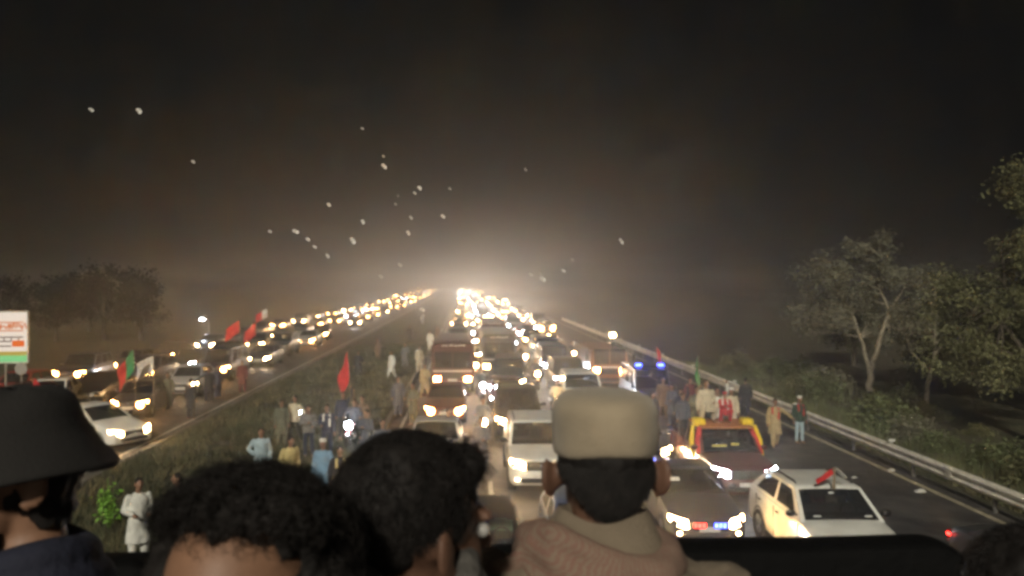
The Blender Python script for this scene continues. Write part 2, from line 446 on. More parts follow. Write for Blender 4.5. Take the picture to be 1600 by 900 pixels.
ORD = ['first', 'second', 'third', 'fourth', 'fifth', 'sixth', 'seventh', 'eighth', 'ninth', 'tenth', 'eleventh', 'twelfth', 'thirteenth', 'fourteenth', 'fifteenth',
       'sixteenth', 'seventeenth', 'eighteenth', 'nineteenth', 'twentieth']
for k, (x, y) in enumerate(spots):
    lm = [leaf_mid, leaf_mid2, leaf_mid, leaf_olive][k % 4]
    s = empty('roadside_shrub', (x, y, -.22), rng.uniform(0, 6)); s.scale = [rng.uniform(.7, 1.12)] * 3
    f = obj('foliage', SH[k % 3], s); set_mat(f, lm)
    tag(s, 'rough weedy shrub growing in the belt between guardrail and trees', 'shrub', 'weedy shrubs behind the guardrail')

def grass(name, n, xr, yr, m, zf, label, seed, h=(.12, .35), far=45.0):
    rng = random.Random(seed); mb = MB()
    for k in range(n):
        y = yr[0] + (yr[1] - yr[0]) * rng.random() ** 1.6; x = rng.uniform(*xr)
        if noise.noise(Vector((x * .6, y * .6, seed))) < -.15: continue
        z = zf(x, y); sc = 1 + y / far; w = .012 * sc
        for q in range(3):
            p = Vector((x + rng.gauss(0, .05), y + rng.gauss(0, .05), z - .02)); hh = rng.uniform(*h)
            t = p + Vector((rng.gauss(0, .09), rng.gauss(0, .09), hh)); s = Vector((rng.uniform(.4, 1), rng.uniform(-1, 1), 0)).normalized() * w
            mb.add([p - s, p + s, t], [(0, 1, 2)])
    o = mb.build(name, m, None, 0); tag(o, label, 'grass', kind='stuff')
grass('grass', 15000, (XL1 + .4, XR0 - .5), (14, 75), grass_m, lambda x, y: .08 + mz(x, y), 'short green grass growing on the median', 1)
grass('dry_grass', 6000, (XL1 + .4, XR0 - .5), (14, 60), grass_y, lambda x, y: .08 + mz(x, y), 'dry straw coloured grass tufts on the median', 2)
grass_v = mat('verge_grass_blades', (.11, .125, .055), .8, var=.45, scale=.8)
grass('verge_grass', 17000, (14.3, 24), (16, 60), grass_v, lambda x, y: -.01 + vz(x, y), 'tall green weeds and grass behind the guardrail', 3, (.2, .6))
grass('dry_verge_grass', 5000, (14.2, 21), (16, 50), grass_y, lambda x, y: -.01 + vz(x, y), 'dry straw grass among the weeds behind the guardrail', 4, (.2, .5))

# bright young plant on the median
mb = MB(); rng = random.Random(9)
for k in range(9):
    a = rng.uniform(0, 6.28); tip = Vector((.3 * math.cos(a) * rng.random(), .3 * math.sin(a) * rng.random(), rng.uniform(.6, 1.0)))
    mb.tube([(0, 0, -.1), tip * .5 + Vector((.03, 0, 0)), tip], [.014, .01, .004], 5)
    for q in range(26):
        p = tip * rng.uniform(.35, 1.05) + Vector((rng.gauss(0, .09), rng.gauss(0, .09), rng.gauss(0, .06)))
        a1 = Vector((rng.gauss(0, 1), rng.gauss(0, 1), rng.gauss(0, .5))).normalized(); b1 = a1.cross(Vector((rng.gauss(0, 1), rng.gauss(0, 1), 1))).normalized(); s = rng.uniform(.05, .085)
        mb.add([p - a1 * s, p + b1 * s * .45, p + a1 * s, p - b1 * s * .45], [(0, 1, 2, 3)])
mb.tube([(0, 0, 0), (.02, .0, .7), (.0, 0, 1.25)], [.012, .01, .004], 5)
x, d = gp(168, 832, .15)
pl = empty('young_plant', (x, d, .18)); obj('foliage', mb.mesh('foliage', leaf_grn, 0), pl)
tag(pl, 'bright green leafy sapling on the median beside the man in white', 'plant')

# ------------------------------------------------------------------ vehicles
def paint(name, c, rough=.32): return mat('car_paint_' + name, c, rough, metal=0.0, coat=.45, var=.12, scale=2.2)
PAINT = {'white': paint('white', (.82, .82, .76)), 'silver': paint('silver', (.34, .34, .34), .3), 'black': paint('black', (.010, .010, .012), .25),
         'maroon': paint('maroon', (.07, .010, .012)), 'red': paint('red', (.32, .02, .018)), 'grey': paint('grey', (.045, .045, .05)),
         'blue': paint('blue', (.03, .05, .13)), 'navy': paint('navy', (.010, .012, .035)), 'beige': paint('beige', (.36, .31, .22)),
         'green': paint('green', (.03, .09, .05)), 'orange': paint('orange', (.22, .075, .018))}
black_pl = mat('black_plastic', (.015, .015, .016), .55, var=.2)
rubber = mat('tyre_rubber', (.018, .017, .016), .85, var=.25)
alloy = mat('alloy_rim', (.30, .30, .30), .35, metal=.7)
chrome = mat('chrome_trim', (.55, .55, .54), .22, metal=.9)
plate_m = mat('number_plate', (.62, .62, .58), .5)
sticker = mat('windscreen_sticker', (.6, .62, .6), .5)
seat_m = mat('seat_cloth', (.06, .06, .065), .9, bump=.2)
seat_g = mat('mint_seat_cover', (.25, .55, .40), .9, bump=.2)
win_clear = glass('tinted_window', (.55, .6, .62), .55)
win_dark = glass('dark_window', (.3, .32, .34), .25)
L_WARM = emit('headlamp_warm', (1.0, .60, .24), 80.0)
L_AMB = emit('headlamp_amber', (1.0, .44, .11), 70.0)
L_COOL = emit('headlamp_cool', (.82, .90, 1.0), 75.0)
F_WARM = emit('distant_headlamp_warm', (1.0, .60, .24), 30.0); F_AMB = emit('distant_headlamp_amber', (1.0, .46, .13), 28.0); F_COOL = emit('distant_headlamp_cool', (.85, .92, 1.0), 30.0)
L_DIM = mat('headlamp_lens_unlit', (.30, .30, .30), .12, coat=1.0)
L_RED = emit('lamp_red', (1.0, .03, .02), 7.0)
L_BLUE = emit('lamp_blue', (.05, .08, 1.0), 9.0)
L_YEL = emit('lamp_yellow', (1.0, .62, .05), 5.0)
C_WARM, C_COOL, C_AMB = (1.0, .94, .87), (.88, .94, 1.0), (1.0, .86, .68)
lamp_cache = {}
def spot(parent, loc, power, color, cone=125, aim=(0, -1, -.10)):
    key = (round(power), color, cone)
    if key not in lamp_cache:
        l = bpy.data.lights.new('headlamp_light', 'SPOT'); l.energy = power; l.color = color; l.spot_size = R(cone); l.spot_blend = 1.0; l.shadow_soft_size = .07
        lamp_cache[key] = l
    o = bpy.data.objects.new('headlamp_light', lamp_cache[key]); COL.objects.link(o); o.parent = parent; o.location = loc
    o.rotation_euler = (-Vector(aim)).to_track_quat('Z', 'Y').to_euler()
    return o

def lerp(a, b, t): return a + (b - a) * t
def frame_face(mb, P, holes, mi=0, panes=None, inset=.012):
    """quad P00,P10,P11,P01 with rectangular holes (u0,u1,v0,v1); panes gets the hole corner points"""
    us = sorted({0, 1} | {h[0] for h in holes} | {h[1] for h in holes}); vs = sorted({0, 1} | {h[2] for h in holes} | {h[3] for h in holes})
    def q(u, v): return (P[0].lerp(P[1], u)).lerp(P[3].lerp(P[2], u), v)
    for i in range(len(us) - 1):
        for j in range(len(vs) - 1):
            uc, vc = (us[i] + us[i + 1]) / 2, (vs[j] + vs[j + 1]) / 2
            if any(h[0] < uc < h[1] and h[2] < vc < h[3] for h in holes): continue
            mb.quad(q(us[i], vs[j]), q(us[i + 1], vs[j]), q(us[i + 1], vs[j + 1]), q(us[i], vs[j + 1]), mi)
    if panes is not None:
        for h in holes: panes.append([q(h[0], h[2]), q(h[1], h[2]), q(h[1], h[3]), q(h[0], h[3])])
def pane_mesh(c, name, m, off, bow=0.0):
    mb = MB(); N = 6; n = ((c[1] - c[0]).cross(c[3] - c[0])).normalized()
    ring = []
    for j in range(N + 1):
        for i in range(N + 1):
            u, v = i / N, j / N
            p = (c[0].lerp(c[1], u)).lerp(c[3].lerp(c[2], u), v) + n * (off + bow * (1 - (2 * u - 1) ** 2))
            ring.append(p)
    mb.add(ring, [(j * (N + 1) + i, j * (N + 1) + i + 1, (j + 1) * (N + 1) + i + 1, (j + 1) * (N + 1) + i) for j in range(N) for i in range(N)])
    return mb.mesh(name, m, 60)

SPEC = {  # L, W, front hood z, rear hood z, belt, roof, yws, yroof0, yroof1, yrear, tail z, wheel r, ground clearance
 'sedan':  dict(L=4.5, W=1.76, hf=.74, hr=.96, belt=.98, roof=1.44, yb=-1.02, yt=-.22, yu=.82, yr=1.55, tail=1.02, wr=.31, gc=.2, nose=.16),
 'hatch':  dict(L=3.8, W=1.64, hf=.80, hr=1.0, belt=1.02, roof=1.50, yb=-.95, yt=-.32, yu=1.25, yr=1.80, tail=1.02, wr=.29, gc=.2, nose=.14),
 'suv':    dict(L=4.7, W=1.84, hf=.98, hr=1.14, belt=1.16, roof=1.78, yb=-.95, yt=-.30, yu=1.85, yr=2.28, tail=1.12, wr=.37, gc=.26, nose=.14),
 'crossover': dict(L=4.4, W=1.80, hf=.88, hr=1.08, belt=1.10, roof=1.64, yb=-1.05, yt=-.30, yu=1.35, yr=2.05, tail=1.1, wr=.35, gc=.24, nose=.16),
 'pickup': dict(L=5.1, W=1.80, hf=1.0, hr=1.14, belt=1.16, roof=1.76, yb=-1.15, yt=-.55, yu=.55, yr=.85, tail=1.12, wr=.37, gc=.28, nose=.12),
 'van':    dict(L=4.7, W=1.74, hf=.92, hr=1.06, belt=1.10, roof=1.98, yb=-1.95, yt=-1.25, yu=2.15, yr=2.30, tail=1.1, wr=.32, gc=.22, nose=.10),
}
def wheel_mesh(r):
    a = MB(); a.lathe([(r * .62, -.10), (r * .9, -.105), (r * .99, -.07), (r, 0), (r * .99, .07), (r * .9, .105), (r * .62, .10)], 'X', 20)
    b = MB(); b.lathe([(r * .64, .06), (r * .58, .085), (r * .5, .05), (r * .12, .055), (r * .02, .07)], 'X', 20, caps=True)
    for k in range(5):
        t = k * 2 * math.pi / 5; rot = Matrix.Rotation(t, 3, 'X'); b.box(rot @ Vector((.07, 0, r * .32)), (.03, r * .14, r * .5), rot=rot)
    return a.mesh('tyre', rubber, 40), b.mesh('rim', alloy, 40)
CARS = {}
def car_meshes(kind):
    if kind in CARS: return CARS[kind]
    s = SPEC[kind]; L, W = s['L'], s['W']; w = W / 2; f = -L / 2; gc = s['gc']; parts = {}
    st = [(f, .78 * w, gc + .12, s['hf'] - .20), (f + .04, .88 * w, gc + .04, s['hf'] - .10), (f + s['nose'], .95 * w, gc, s['hf'] - .02), (f + s['nose'] + .18, .985 * w, gc, s['hf'] + .02)]
    for t in (.33, .66, 1): st.append((lerp(f + s['nose'] + .18, s['yb'], t), w, gc, lerp(s['hf'] + .02, s['hr'], t ** .8)))
    for t in (.3, .65, 1): st.append((lerp(s['yb'], s['yr'], t), w, gc, lerp(s['hr'], s['tail'], t)))
    rear = L / 2
    if rear - s['yr'] > .5: st += [(lerp(s['yr'], rear, .6), .99 * w, gc, s['tail'] - (.0 if kind != 'pickup' else 0.0))]
    st += [(rear - .16, .96 * w, gc + .02, s['tail'] - .04), (rear - .03, .9 * w, gc + .08, s['tail'] - .12), (rear, .82 * w, gc + .16, s['tail'] - .22)]
    rings = []
    for (y, hw, zb, zt) in st:
        h = zt - zb
        half = [(.88, 0), (.97, .10 * h), (1.0, .32 * h), (1.0, .55 * h), (.985, .78 * h), (.955, h - .035), (.90, h), (.62, h + .022), (.3, h + .032)]
        rings.append([Vector((-a * hw, y, zb + b)) for a, b in half] + [Vector((a * hw, y, zb + b)) for a, b in reversed(half)])
    mb = MB(); mb.loft(rings)
    # bonnet creases and a shut line
    parts['body'] = mb.mesh('body', PAINT['white'], 38)
    # cabin shell with window openings
    wb, wt = w * .955, w * (.78 if kind in ('sedan', 'hatch', 'crossover') else .84 if kind != 'van' else .88); zb, zt = s['hr'] - .01, s['roof'] - .05
    yb, yt, yu, yr = s['yb'], s['yt'], s['yu'], s['yr']; zr = s['tail'] - .01
    BL0, BR0, BL1, BR1 = Vector((-wb, yb, zb)), Vector((wb, yb, zb)), Vector((-wb, yr, zr)), Vector((wb, yr, zr))
    TL0, TR0, TL1, TR1 = Vector((-wt, yt, zt)), Vector((wt, yt, zt)), Vector((-wt, yu, zt)), Vector((wt, yu, zt))
    c = MB(); pf, ps, pr = [], [], []
    frame_face(c, [BL0, BR0, TR0, TL0], [(.05, .95, .05, .95)], panes=pf)
    nw = 3 if kind == 'van' else 2
    e = [(.10, .46), (.52, .90)] if nw == 2 else [(.09, .34), (.39, .64), (.68, .94)]
    if kind == 'suv': e = [(.10, .38), (.43, .68), (.73, .93)]
    frame_face(c, [BL1, BL0, TL0, TL1], [(1 - b, 1 - a, .14, .90) for a, b in e], panes=ps)
    frame_face(c, [BR0, BR1, TR1, TR0], [(a, b, .14, .90) for a, b in e], panes=ps)
    frame_face(c, [BR1, BL1, TL1, TR1], [(.08, .92, .15, .9)], panes=pr)
    r0 = [TL0, TR0, TR1, TL1]; r0 = [Vector((-wt, yt, zt)), Vector((-wt * .5, yt - .03, zt + .005)), Vector((wt * .5, yt - .03, zt + .005)), Vector((wt, yt, zt)), Vector((wt, (yt + yu) / 2, zt + .01)), Vector((wt, yu, zt)), Vector((-wt, yu, zt)), Vector((-wt, (yt + yu) / 2, zt + .01))]
    def ins(k, dz): return [Vector((p.x * k, lerp((yt + yu) / 2, p.y, 1 - (1 - k) * wt / ((yu - yt) / 2)), zt + dz)) for p in r0]
    c.loft([r0, ins(.94, .03), ins(.8, .048), ins(.4, .058)], caps=True)
    parts['cabin'] = c.mesh('cabin', PAINT['white'], 45)
    parts['windshield'] = pane_mesh(pf[0], 'windshield', win_dark, .006, .02)
    parts['side_window'] = [pane_mesh(p, 'side_window', win_dark, -.004) for p in ps]
    parts['rear_window'] = pane_mesh(pr[0], 'rear_window', win_dark, .004)
    # front fittings
    g = MB(); zc = s['hf'] - .14; gh = .15 if kind in ('sedan', 'hatch', 'crossover') else .24
    g.box((0, f + .02, zc - .02), (w * .95, .09, gh), ch=.02)
    parts['grille'] = g.mesh('grille', black_pl, 30)
    g = MB()
    for k in range(3 if gh < .2 else 4): g.box((0, f - .03, zc - .02 - gh * .36 + k * gh * .72 / (2 if gh < .2 else 3)), (w * .88, .02, .016))
    g.box((0, f - .035, zc), (.13, .02, .08), ch=.008)
    parts['grille_bar'] = g.mesh('grille_bar', chrome, 30)
    g = MB(); g.box((0, f + .0, gc + .17), (w * 1.25, .1, .13), ch=.03); parts['lower_intake'] = g.mesh('lower_intake', black_pl, 30)
    g = MB(); g.box((0, f - .055, gc + .30), (.46, .012, .11), ch=.004); parts['number_plate'] = g.mesh('number_plate', plate_m, 30)
    hl = []
    for sx in (-1, 1):
        g = MB(); hh = .22 if kind != 'van' else .27; cx = sx * w * .74
        P = [Vector((sx * w * .53, f - .012, zc - hh * .40)), Vector((sx * w * .86, f + .06, zc - hh * .5)), Vector((sx * w * .955, f + .24, zc + hh * .25)), Vector((sx * w * .94, f + .26, zc + hh * .62)), Vector((sx * w * .80, f + .05, zc + hh * .56)), Vector((sx * w * .55, f - .002, zc + hh * .34))]
        ctr = sum(P, Vector()) / 6
        o = Vector((sx * .012, -.035, .01))
        g.loft([[p + Vector((0, .08, 0)) for p in P], [p + o * .4 for p in P], [ctr.lerp(p, .75) + o for p in P]], caps=True)
        hl.append(g.mesh('headlight', L_WARM, 50))
    parts['headlight'] = hl; parts['hl_pos'] = [Vector((sx * w * .72, f - .10, zc)) for sx in (-1, 1)]
    fg = MB(); fg.ell((0, 0, 0), (.055, .02, .045), n=10, m=6); parts['fog_light'] = fg.mesh('fog_light', L_WARM, 60); parts['fog_pos'] = [Vector((sx * w * .74, f + .012, gc + .2)) for sx in (-1, 1)]
    ax = MB(); ax.lathe([(.02, -.05), (.09, -.045), (.135, -.025), (.14, .0), (.10, .05), (.03, .08)], 'Y', 16, caps=True); parts['glare_disc'] = ax.mesh('added_glare_disc', L_WARM, 60); parts['glare_pos'] = [Vector((sx * w * .66, f - .07, zc - .02)) for sx in (-1, 1)]  # glowing disc added in front of the headlamp to enlarge its glare
    tl = MB(); tl.box((0, 0, 0), (.16, .05, .22), ch=.015); parts['tail_light'] = tl.mesh('tail_light', mat('tail_lens', (.28, .01, .01), .2, coat=.8), 40); parts['tl_pos'] = [Vector((sx * w * .86, rear - .03, s['tail'] - .24)) for sx in (-1, 1)]
    mr = []
    for sx in (-1, 1):
        g = MB(); g.ell((sx * (w + .09), yb + .22, s['hr'] + .12), (.11, .06, .075), n=10, m=8); g.tube([(sx * (wb - .02), yb + .26, s['hr'] + .07), (sx * (w + .06), yb + .23, s['hr'] + .09)], .025, 6)
        mr.append(g.mesh('mirror', PAINT['black'], 50))
    parts['mirror'] = mr
    wp = MB()
    for sx in (-1, 1): pass
    wps = []
    for k in (0, 1):
        g = MB(); a = pf[0][0].lerp(pf[0][1], .12 + .42 * k); b = (pf[0][0].lerp(pf[0][3], .12)).lerp(pf[0][1].lerp(pf[0][2], .12), .42 + .48 * k); o = Vector((0, -.03, .025))
        g.tube([a + o, b + o], [.009, .006], 5); wps.append(g.mesh('wiper', black_pl, 50))
    parts['wiper'] = wps
    rl = []
    for sx in (-1, 1):
        g = MB(); xx = sx * wt * .86; z = s['roof'] + .035
        g.tube([(xx, yt + .18, z - .05), (xx, yt + .28, z), (xx, yu - .28, z), (xx, yu - .12, z - .05)], .016, 6); rl.append(g.mesh('roof_rail', black_pl, 50))
    parts['roof_rail'] = rl
    # wheels
    parts['tyre'], parts['rim'] = wheel_mesh(s['wr'])
    ya, yz = f + L * .185, L / 2 - L * .19
    parts['wheel_pos'] = [(sx * (w - .085), y, s['wr'], 0 if sx > 0 else math.pi) for y in (ya, yz) for sx in (-1, 1)]
    ar = []
    for (x, y, z, rz) in parts['wheel_pos']:
        g = MB(); g.lathe([(s['wr'] * 1.16, -.14), (s['wr'] * 1.16, .088), (s['wr'] * 1.10, .095), (s['wr'] * 1.0, .07)], 'X', 22, caps=True); ar.append(g)
    parts['arch'] = ar[0].mesh('wheel_arch', black_pl, 40)
    # doors: shut lines and handles
    dh = []
    for sx in (-1, 1):
        for y in (lerp(yb, yr, .40), lerp(yb, yr, .76)):
            g = MB(); g.box((sx * (w + .006), y, s['hr'] - .14), (.03, .17, .028), ch=.008); dh.append(g.mesh('door_handle', chrome, 40))
    parts['door_handle'] = dh
    sl = []
    for sx in (-1, 1):
        for y in (yb + .12, lerp(yb, yr, .48), lerp(yb, yr, .84)):
            g = MB(); g.box((sx * w * .992, y, lerp(gc, s['hr'], .52)), (.02, .010, (s['hr'] - gc) * .8)); sl.append(g.mesh('door_seam', black_pl, 40))
    parts['door_seam'] = sl
    # inside
    it = []
    for sx in (-1, 1):
        g = MB(); y = lerp(yb, yr, .42); z = s['hr']
        g.box((sx * w * .45, y, z - .02), (.48, .14, .5), ch=.05, rot=Matrix.Rotation(R(-10), 3, 'X')); g.box((sx * w * .45, y + .06, z + .31), (.27, .1, .17), ch=.04)
        it.append(g.mesh('seat', seat_m, 40))
    parts['seat'] = it
    g = MB(); g.box((0, yb + .36, s['hr'] + .0), (w * 1.6, .42, .1), ch=.04); g.lathe([(.17, -.015), (.185, 0), (.17, .015), (.155, 0), (.17, -.015)], 'Y', 16, c=(w * .45, yb + .66, s['hr'] + .06)); parts['dashboard'] = g.mesh('dashboard', black_pl, 40)
    if kind == 'pickup':
        b = MB(); y0, y1 = s['yr'] + .06, rear - .1; z = s['tail']
        for sx in (-1, 1): b.box((sx * (w - .07), (y0 + y1) / 2, z + .02), (.1, y1 - y0, .14), ch=.02)
        b.box((0, y1 + .03, z + .02), (W * .92, .07, .14), ch=.02); b.box((0, y0, z + .02), (W * .92, .07, .14), ch=.02)
        parts['bed_rim'] = b.mesh('bed_rim', PAINT['white'], 30)
    CARS[kind] = parts
    return parts

def make_car(kind, colour, loc, rz, label, lamp='warm', power=1.0, detail=2, group=None, name=None, rails=False, fog=False, windows=None, cat='car', seats=None, lit=(1, 1), roof_col=None, glare=False):
    p = car_meshes(kind); pm = PAINT[colour]
    nm = name or {'sedan': 'sedan_car', 'hatch': 'hatchback_car', 'suv': 'sport_utility_car', 'crossover': 'crossover_car', 'pickup': 'pickup_truck', 'van': 'passenger_van'}[kind]
    r = empty(nm, loc, rz)
    tag(r, label, cat, group)
    def put(n, me, m=None, par=r, l=(0, 0, 0), rot=0.0):
        o = obj(n, me, par, l, rot)
        if m: set_mat(o, m)
        return o
    put('body', p['body'], pm); cb = put('cabin', p['cabin'], PAINT[roof_col] if roof_col else pm)
    wm = windows or win_dark
    put('windshield', p['windshield'], wm)
    for q in p['side_window']: put('side_window', q, wm)
    put('rear_window', p['rear_window'], wm)
    lm, lc = {'warm': (L_WARM, C_WARM), 'cool': (L_COOL, C_COOL), 'amber': (L_AMB, C_AMB), 'off': (L_DIM, None)}[lamp]
    gr_ = put('grille', p['grille'])
    for i in (0, 1):
        put('headlight', p['headlight'][i], lm if lit[i] else L_DIM)
        if lc and power > 0 and lit[i]: spot(r, p['hl_pos'][i], LAMP_W * power * (.32 if loc[1] < 36 else .75), lc)
    if detail >= 1:
        put('grille_bar', p['grille_bar'], par=gr_)
        put('lower_intake', p['lower_intake']); put('number_plate', p['number_plate'])
        for i in (0, 1): put('mirror', p['mirror'][i], pm if colour != 'white' else PAINT['black'])
        if 'bed_rim' in p: put('bed_rim', p['bed_rim'], pm)
    for (x, y, z, rot) in p['wheel_pos']:
        a = put('wheel', p['tyre'], None, r, (x, y, z), rot)
        if detail >= 1: put('rim', p['rim'], None, a)
        put('wheel_arch', p['arch'], None, r, (x - (.0 if rot == 0 else 0), y, z), rot)
    if detail >= 2:
        for q in p['wiper']: put('wiper', q)
        for q in p['door_handle']: put('door_handle', q)
        for q in p['door_seam']: put('door_seam', q)
        for q in p['seat']: put('seat', q, seats)
        put('dashboard', p['dashboard'])
        for q in p['tl_pos']: put('tail_light', p['tail_light'], None, r, q)
    if glare and lc:
        for q in p['glare_pos']: put('added_glare_disc', p['glare_disc'], lm, r, q)
    if rails:
        for q in p['roof_rail']: put('roof_rail', q)
    if fog:
        for q in p['fog_pos']: put('fog_light', p['fog_light'], lm, r, q)
    return r

FAR = {}
def far_mesh(kind, var=0):
    if (kind, var) in FAR: return FAR[(kind, var)]
    p = car_meshes(kind); mb = MB()
    def take(me, mi):
        mb.add([v.co.copy() for v in me.vertices], [tuple(q.vertices) for q in me.polygons], mi)
    take(p['body'], 0); take(p['cabin'], 0); take(p['windshield'], 1); take(p['grille'], 1)
    for q in p['side_window']: take(q, 1)
    for sx in (-1, 1):
        mb.ell((sx * SPEC[kind]['W'] * .34, -SPEC[kind]['L'] / 2 - .04, SPEC[kind]['hf'] - .14), ((.13, .19, .13)[var], .07, (.13, .19, .13)[var]), 2, 10, 6)  # added glowing blobs over the headlamps, imitating their bloom
    for q in p['headlight']:
        vs = [v.co.copy() for v in q.vertices]; cc = sum(vs, Vector()) / len(vs)
        mb.add([cc + Vector(((v.x - cc.x) * (1.0, 1.5, 1.0)[var], (v.y - cc.y) - .02, (v.z - cc.z) * (1.3, 2.6, 1.3)[var])) for v in vs], [tuple(f.vertices) for f in q.polygons], 2)  # lens stretched beyond lamp size, its shape standing in for glare
    for (x, y, z, rot) in p['wheel_pos']:
        g = MB(); g.lathe([(.3, -.1), (.3, .1), (.05, .1)], 'X', 10, c=(x, y, z)); mb.add(g.v, g.f, 3)
    if var == 2:                       # added roof row of glowing blobs, swelling the distant lights
        for q in range(4): mb.ell((-.45 + .3 * q, SPEC[kind]['yt'] - .02, SPEC[kind]['roof'] + .09), (.12, .06, .09), 2, 8, 6)
    FAR[(kind, var)] = mb.mesh('distant_car', [PAINT['silver'], win_dark, L_WARM, rubber], 40)
    return FAR[(kind, var)]
def far_car(kind, colour, loc, label, group, lamp, power, var=0):
    o = obj('distant_car', far_mesh(kind, var), None, loc); set_mat(o, PAINT[colour], 0)
    lm, lc = {'warm': (F_WARM, C_WARM), 'cool': (F_COOL, C_COOL), 'amber': (F_AMB, C_AMB)}[lamp]
    set_mat(o, lm, 2); tag(o, label, 'car', group)
    spot(o, (0, -SPEC[kind]['L'] / 2 - .12, SPEC[kind]['hf'] - .12), LAMP_W * 3.6 * power, lc)
    return o

def make_bus(loc, rz, label, colour, kind='bus', name='passenger_bus', lamp='amber', power=1.0, Lb=9.0, Wb=2.3, Hb=2.95, stripe='white', cat='bus', writing=True, lampz=.85):
    """flat-fronted bus: body, windscreen in two panes, side windows, lamps, bumper, roof rack, lettered board"""
    r = empty(name, loc, rz); tag(r, label, cat)
    w = Wb / 2; f = -Lb / 2; g = MB()
    rings = []
    for (y, k, dz) in ((f, .93, -.08), (f + .08, .985, -.02), (f + .3, 1, 0), (Lb / 2 - .2, 1, 0), (Lb / 2, .95, -.05)):
        hw = w * k; zt = Hb + dz
        half = [(.9, .4), (1, .5), (1, 1.25), (.985, zt - .5), (.95, zt - .15), (.85, zt - .03), (.4, zt)]
        rings.append([Vector((-a * hw, y, b)) for a, b in half] + [Vector((a * hw, y, b)) for a, b in reversed(half)])
    g.loft(rings); o = g.build('body', PAINT[colour], r, 35)
    for sx in (-1, 1):
        g = MB(); g.box((sx * w * .42, f - .005, 1.85), (w * .80, .03, .86), ch=.012); g.build('windscreen', win_dark, r, 30)
        g = MB(); g.box((sx * w * .70, f - .02, lampz), (.34, .07, .24), ch=.03); hl = g.build('headlight', {'amber': L_AMB, 'warm': L_WARM, 'cool': L_COOL}[lamp], r, 40)
        if power > 0: spot(r, (sx * w * .7, f - .14, lampz), LAMP_W * power * .6, {'amber': C_AMB, 'warm': C_WARM, 'cool': C_COOL}[lamp])
        for k in range(6):
            g = MB(); g.box((sx * (w + .002), f + 1.3 + k * 1.2, 1.85), (.02, 1.02, .72), ch=.006); g.build('side_window', mat('bus_window_dull', (.012, .012, .013), .45), r, 30)  # rough dark pane, dulled so lamps leave no glitter on it
        for y in (f + 1.5, Lb / 2 - 2.2):
            t = obj('wheel', wheel_mesh(.46)[0], r, (sx * (w - .12), y, .46), 0 if sx > 0 else math.pi)
        g = MB(); g.tube([(sx * w * .96, f + .05, 2.1), (sx * (w + .25), f - .12, 2.15), (sx * (w + .25), f - .12, 1.75)], .018, 6); g.box((sx * (w + .25), f - .13, 1.8), (.16, .05, .34), ch=.02); g.build('mirror', black_pl, r, 40)
    g = MB(); g.box((0, f - .03, .56), (Wb * .98, .16, .22), ch=.04); g.build('bumper', black_pl, r, 40)
    g = MB(); g.box((0, f - .004, 1.02), (Wb * .5, .05, .3), ch=.02); gg = g.build('grille', black_pl, r, 40)
    g = MB(); g.box((0, f - .012, 1.27), (Wb * .9, .03, .06)); g.build('trim_stripe', PAINT[stripe], r, 40)
    if writing:
        g = MB(); rr = random.Random(4); x = -w * .5
        while x < w * .5:
            q = rr.uniform(.04, .14); g.box((x + q / 2, f + .03, 2.62 + rr.uniform(-.02, .02)), (q, .12, rr.uniform(.03, .09)), ch=.008); x += q + rr.uniform(.015, .05)
        g.build('lettering', mat('white_lettering', (.7, .66, .58), .6), r, 40)
        g = MB(); g.box((0, f - .035, .80), (.5, .03, .12), ch=.005); g.build('number_plate', plate_m, r, 40)
    return r

def make_motorbike(loc, rz, label, lamp='cool', power=.5):
    r = empty('motorcycle', loc, rz); tag(r, label, 'motorcycle')
    for y in (-.62, .62):
        g = MB(); g.lathe([(.25, -.03), (.29, -.045), (.31, 0), (.29, .045), (.25, .03), (.25, -.03)], 'X', 18, c=(0, y, .31)); o = g.build('wheel', rubber, r)
        g = MB()
        for k in range(8):
            a = k * math.pi / 4; g.tube([(0, y, .31), (0, y + .25 * math.cos(a), .31 + .25 * math.sin(a))], .006, 4)
        g.build('spokes', chrome, o)
    g = MB(); g.tube([(0, -.45, .95), (0, -.05, .55), (0, .35, .62), (0, .62, .31)], .028, 6); g.tube([(0, .35, .62), (0, .1, .35), (0, -.1, .4)], .025, 6); g.build('frame', black_pl, r)
    g = MB(); g.ell((0, .02, .48), (.13, .2, .15)); g.build('engine', galv_d, r)
    g = MB(); g.ell((0, -.12, .82), (.13, .28, .13)); g.build('fuel_tank', PAINT['red'], r)
    g = MB(); g.box((0, .42, .80), (.24, .62, .09), ch=.035); g.build('seat', black_pl, r)
    for sx in (-1, 1):
        g = MB(); g.tube([(sx * .07, -.62, .31), (sx * .07, -.45, 1.0)], .02, 6); g.build('fork', chrome, r)
    g = MB(); g.tube([(-.36, -.32, 1.06), (-.12, -.44, 1.02), (.12, -.44, 1.02), (.36, -.32, 1.06)], .014, 6); g.build('handlebar', chrome, r)
    g = MB(); g.lathe([(.01, -.61), (.10, -.605), (.13, -.57), (.07, -.47)], 'Y', 14, c=(0, 0, .92), caps=True); g.build('headlight', L_COOL if lamp == 'cool' else L_WARM, r)
    spot(r, (0, -.68, .92), LAMP_W * power, C_COOL if lamp == 'cool' else C_WARM)
    g = MB(); g.box((0, -.62, .66), (.12, .5, .02), ch=.006, rot=Matrix.Rotation(R(8), 3, 'X')); g.build('mudguard', PAINT['red'], r)
    return r

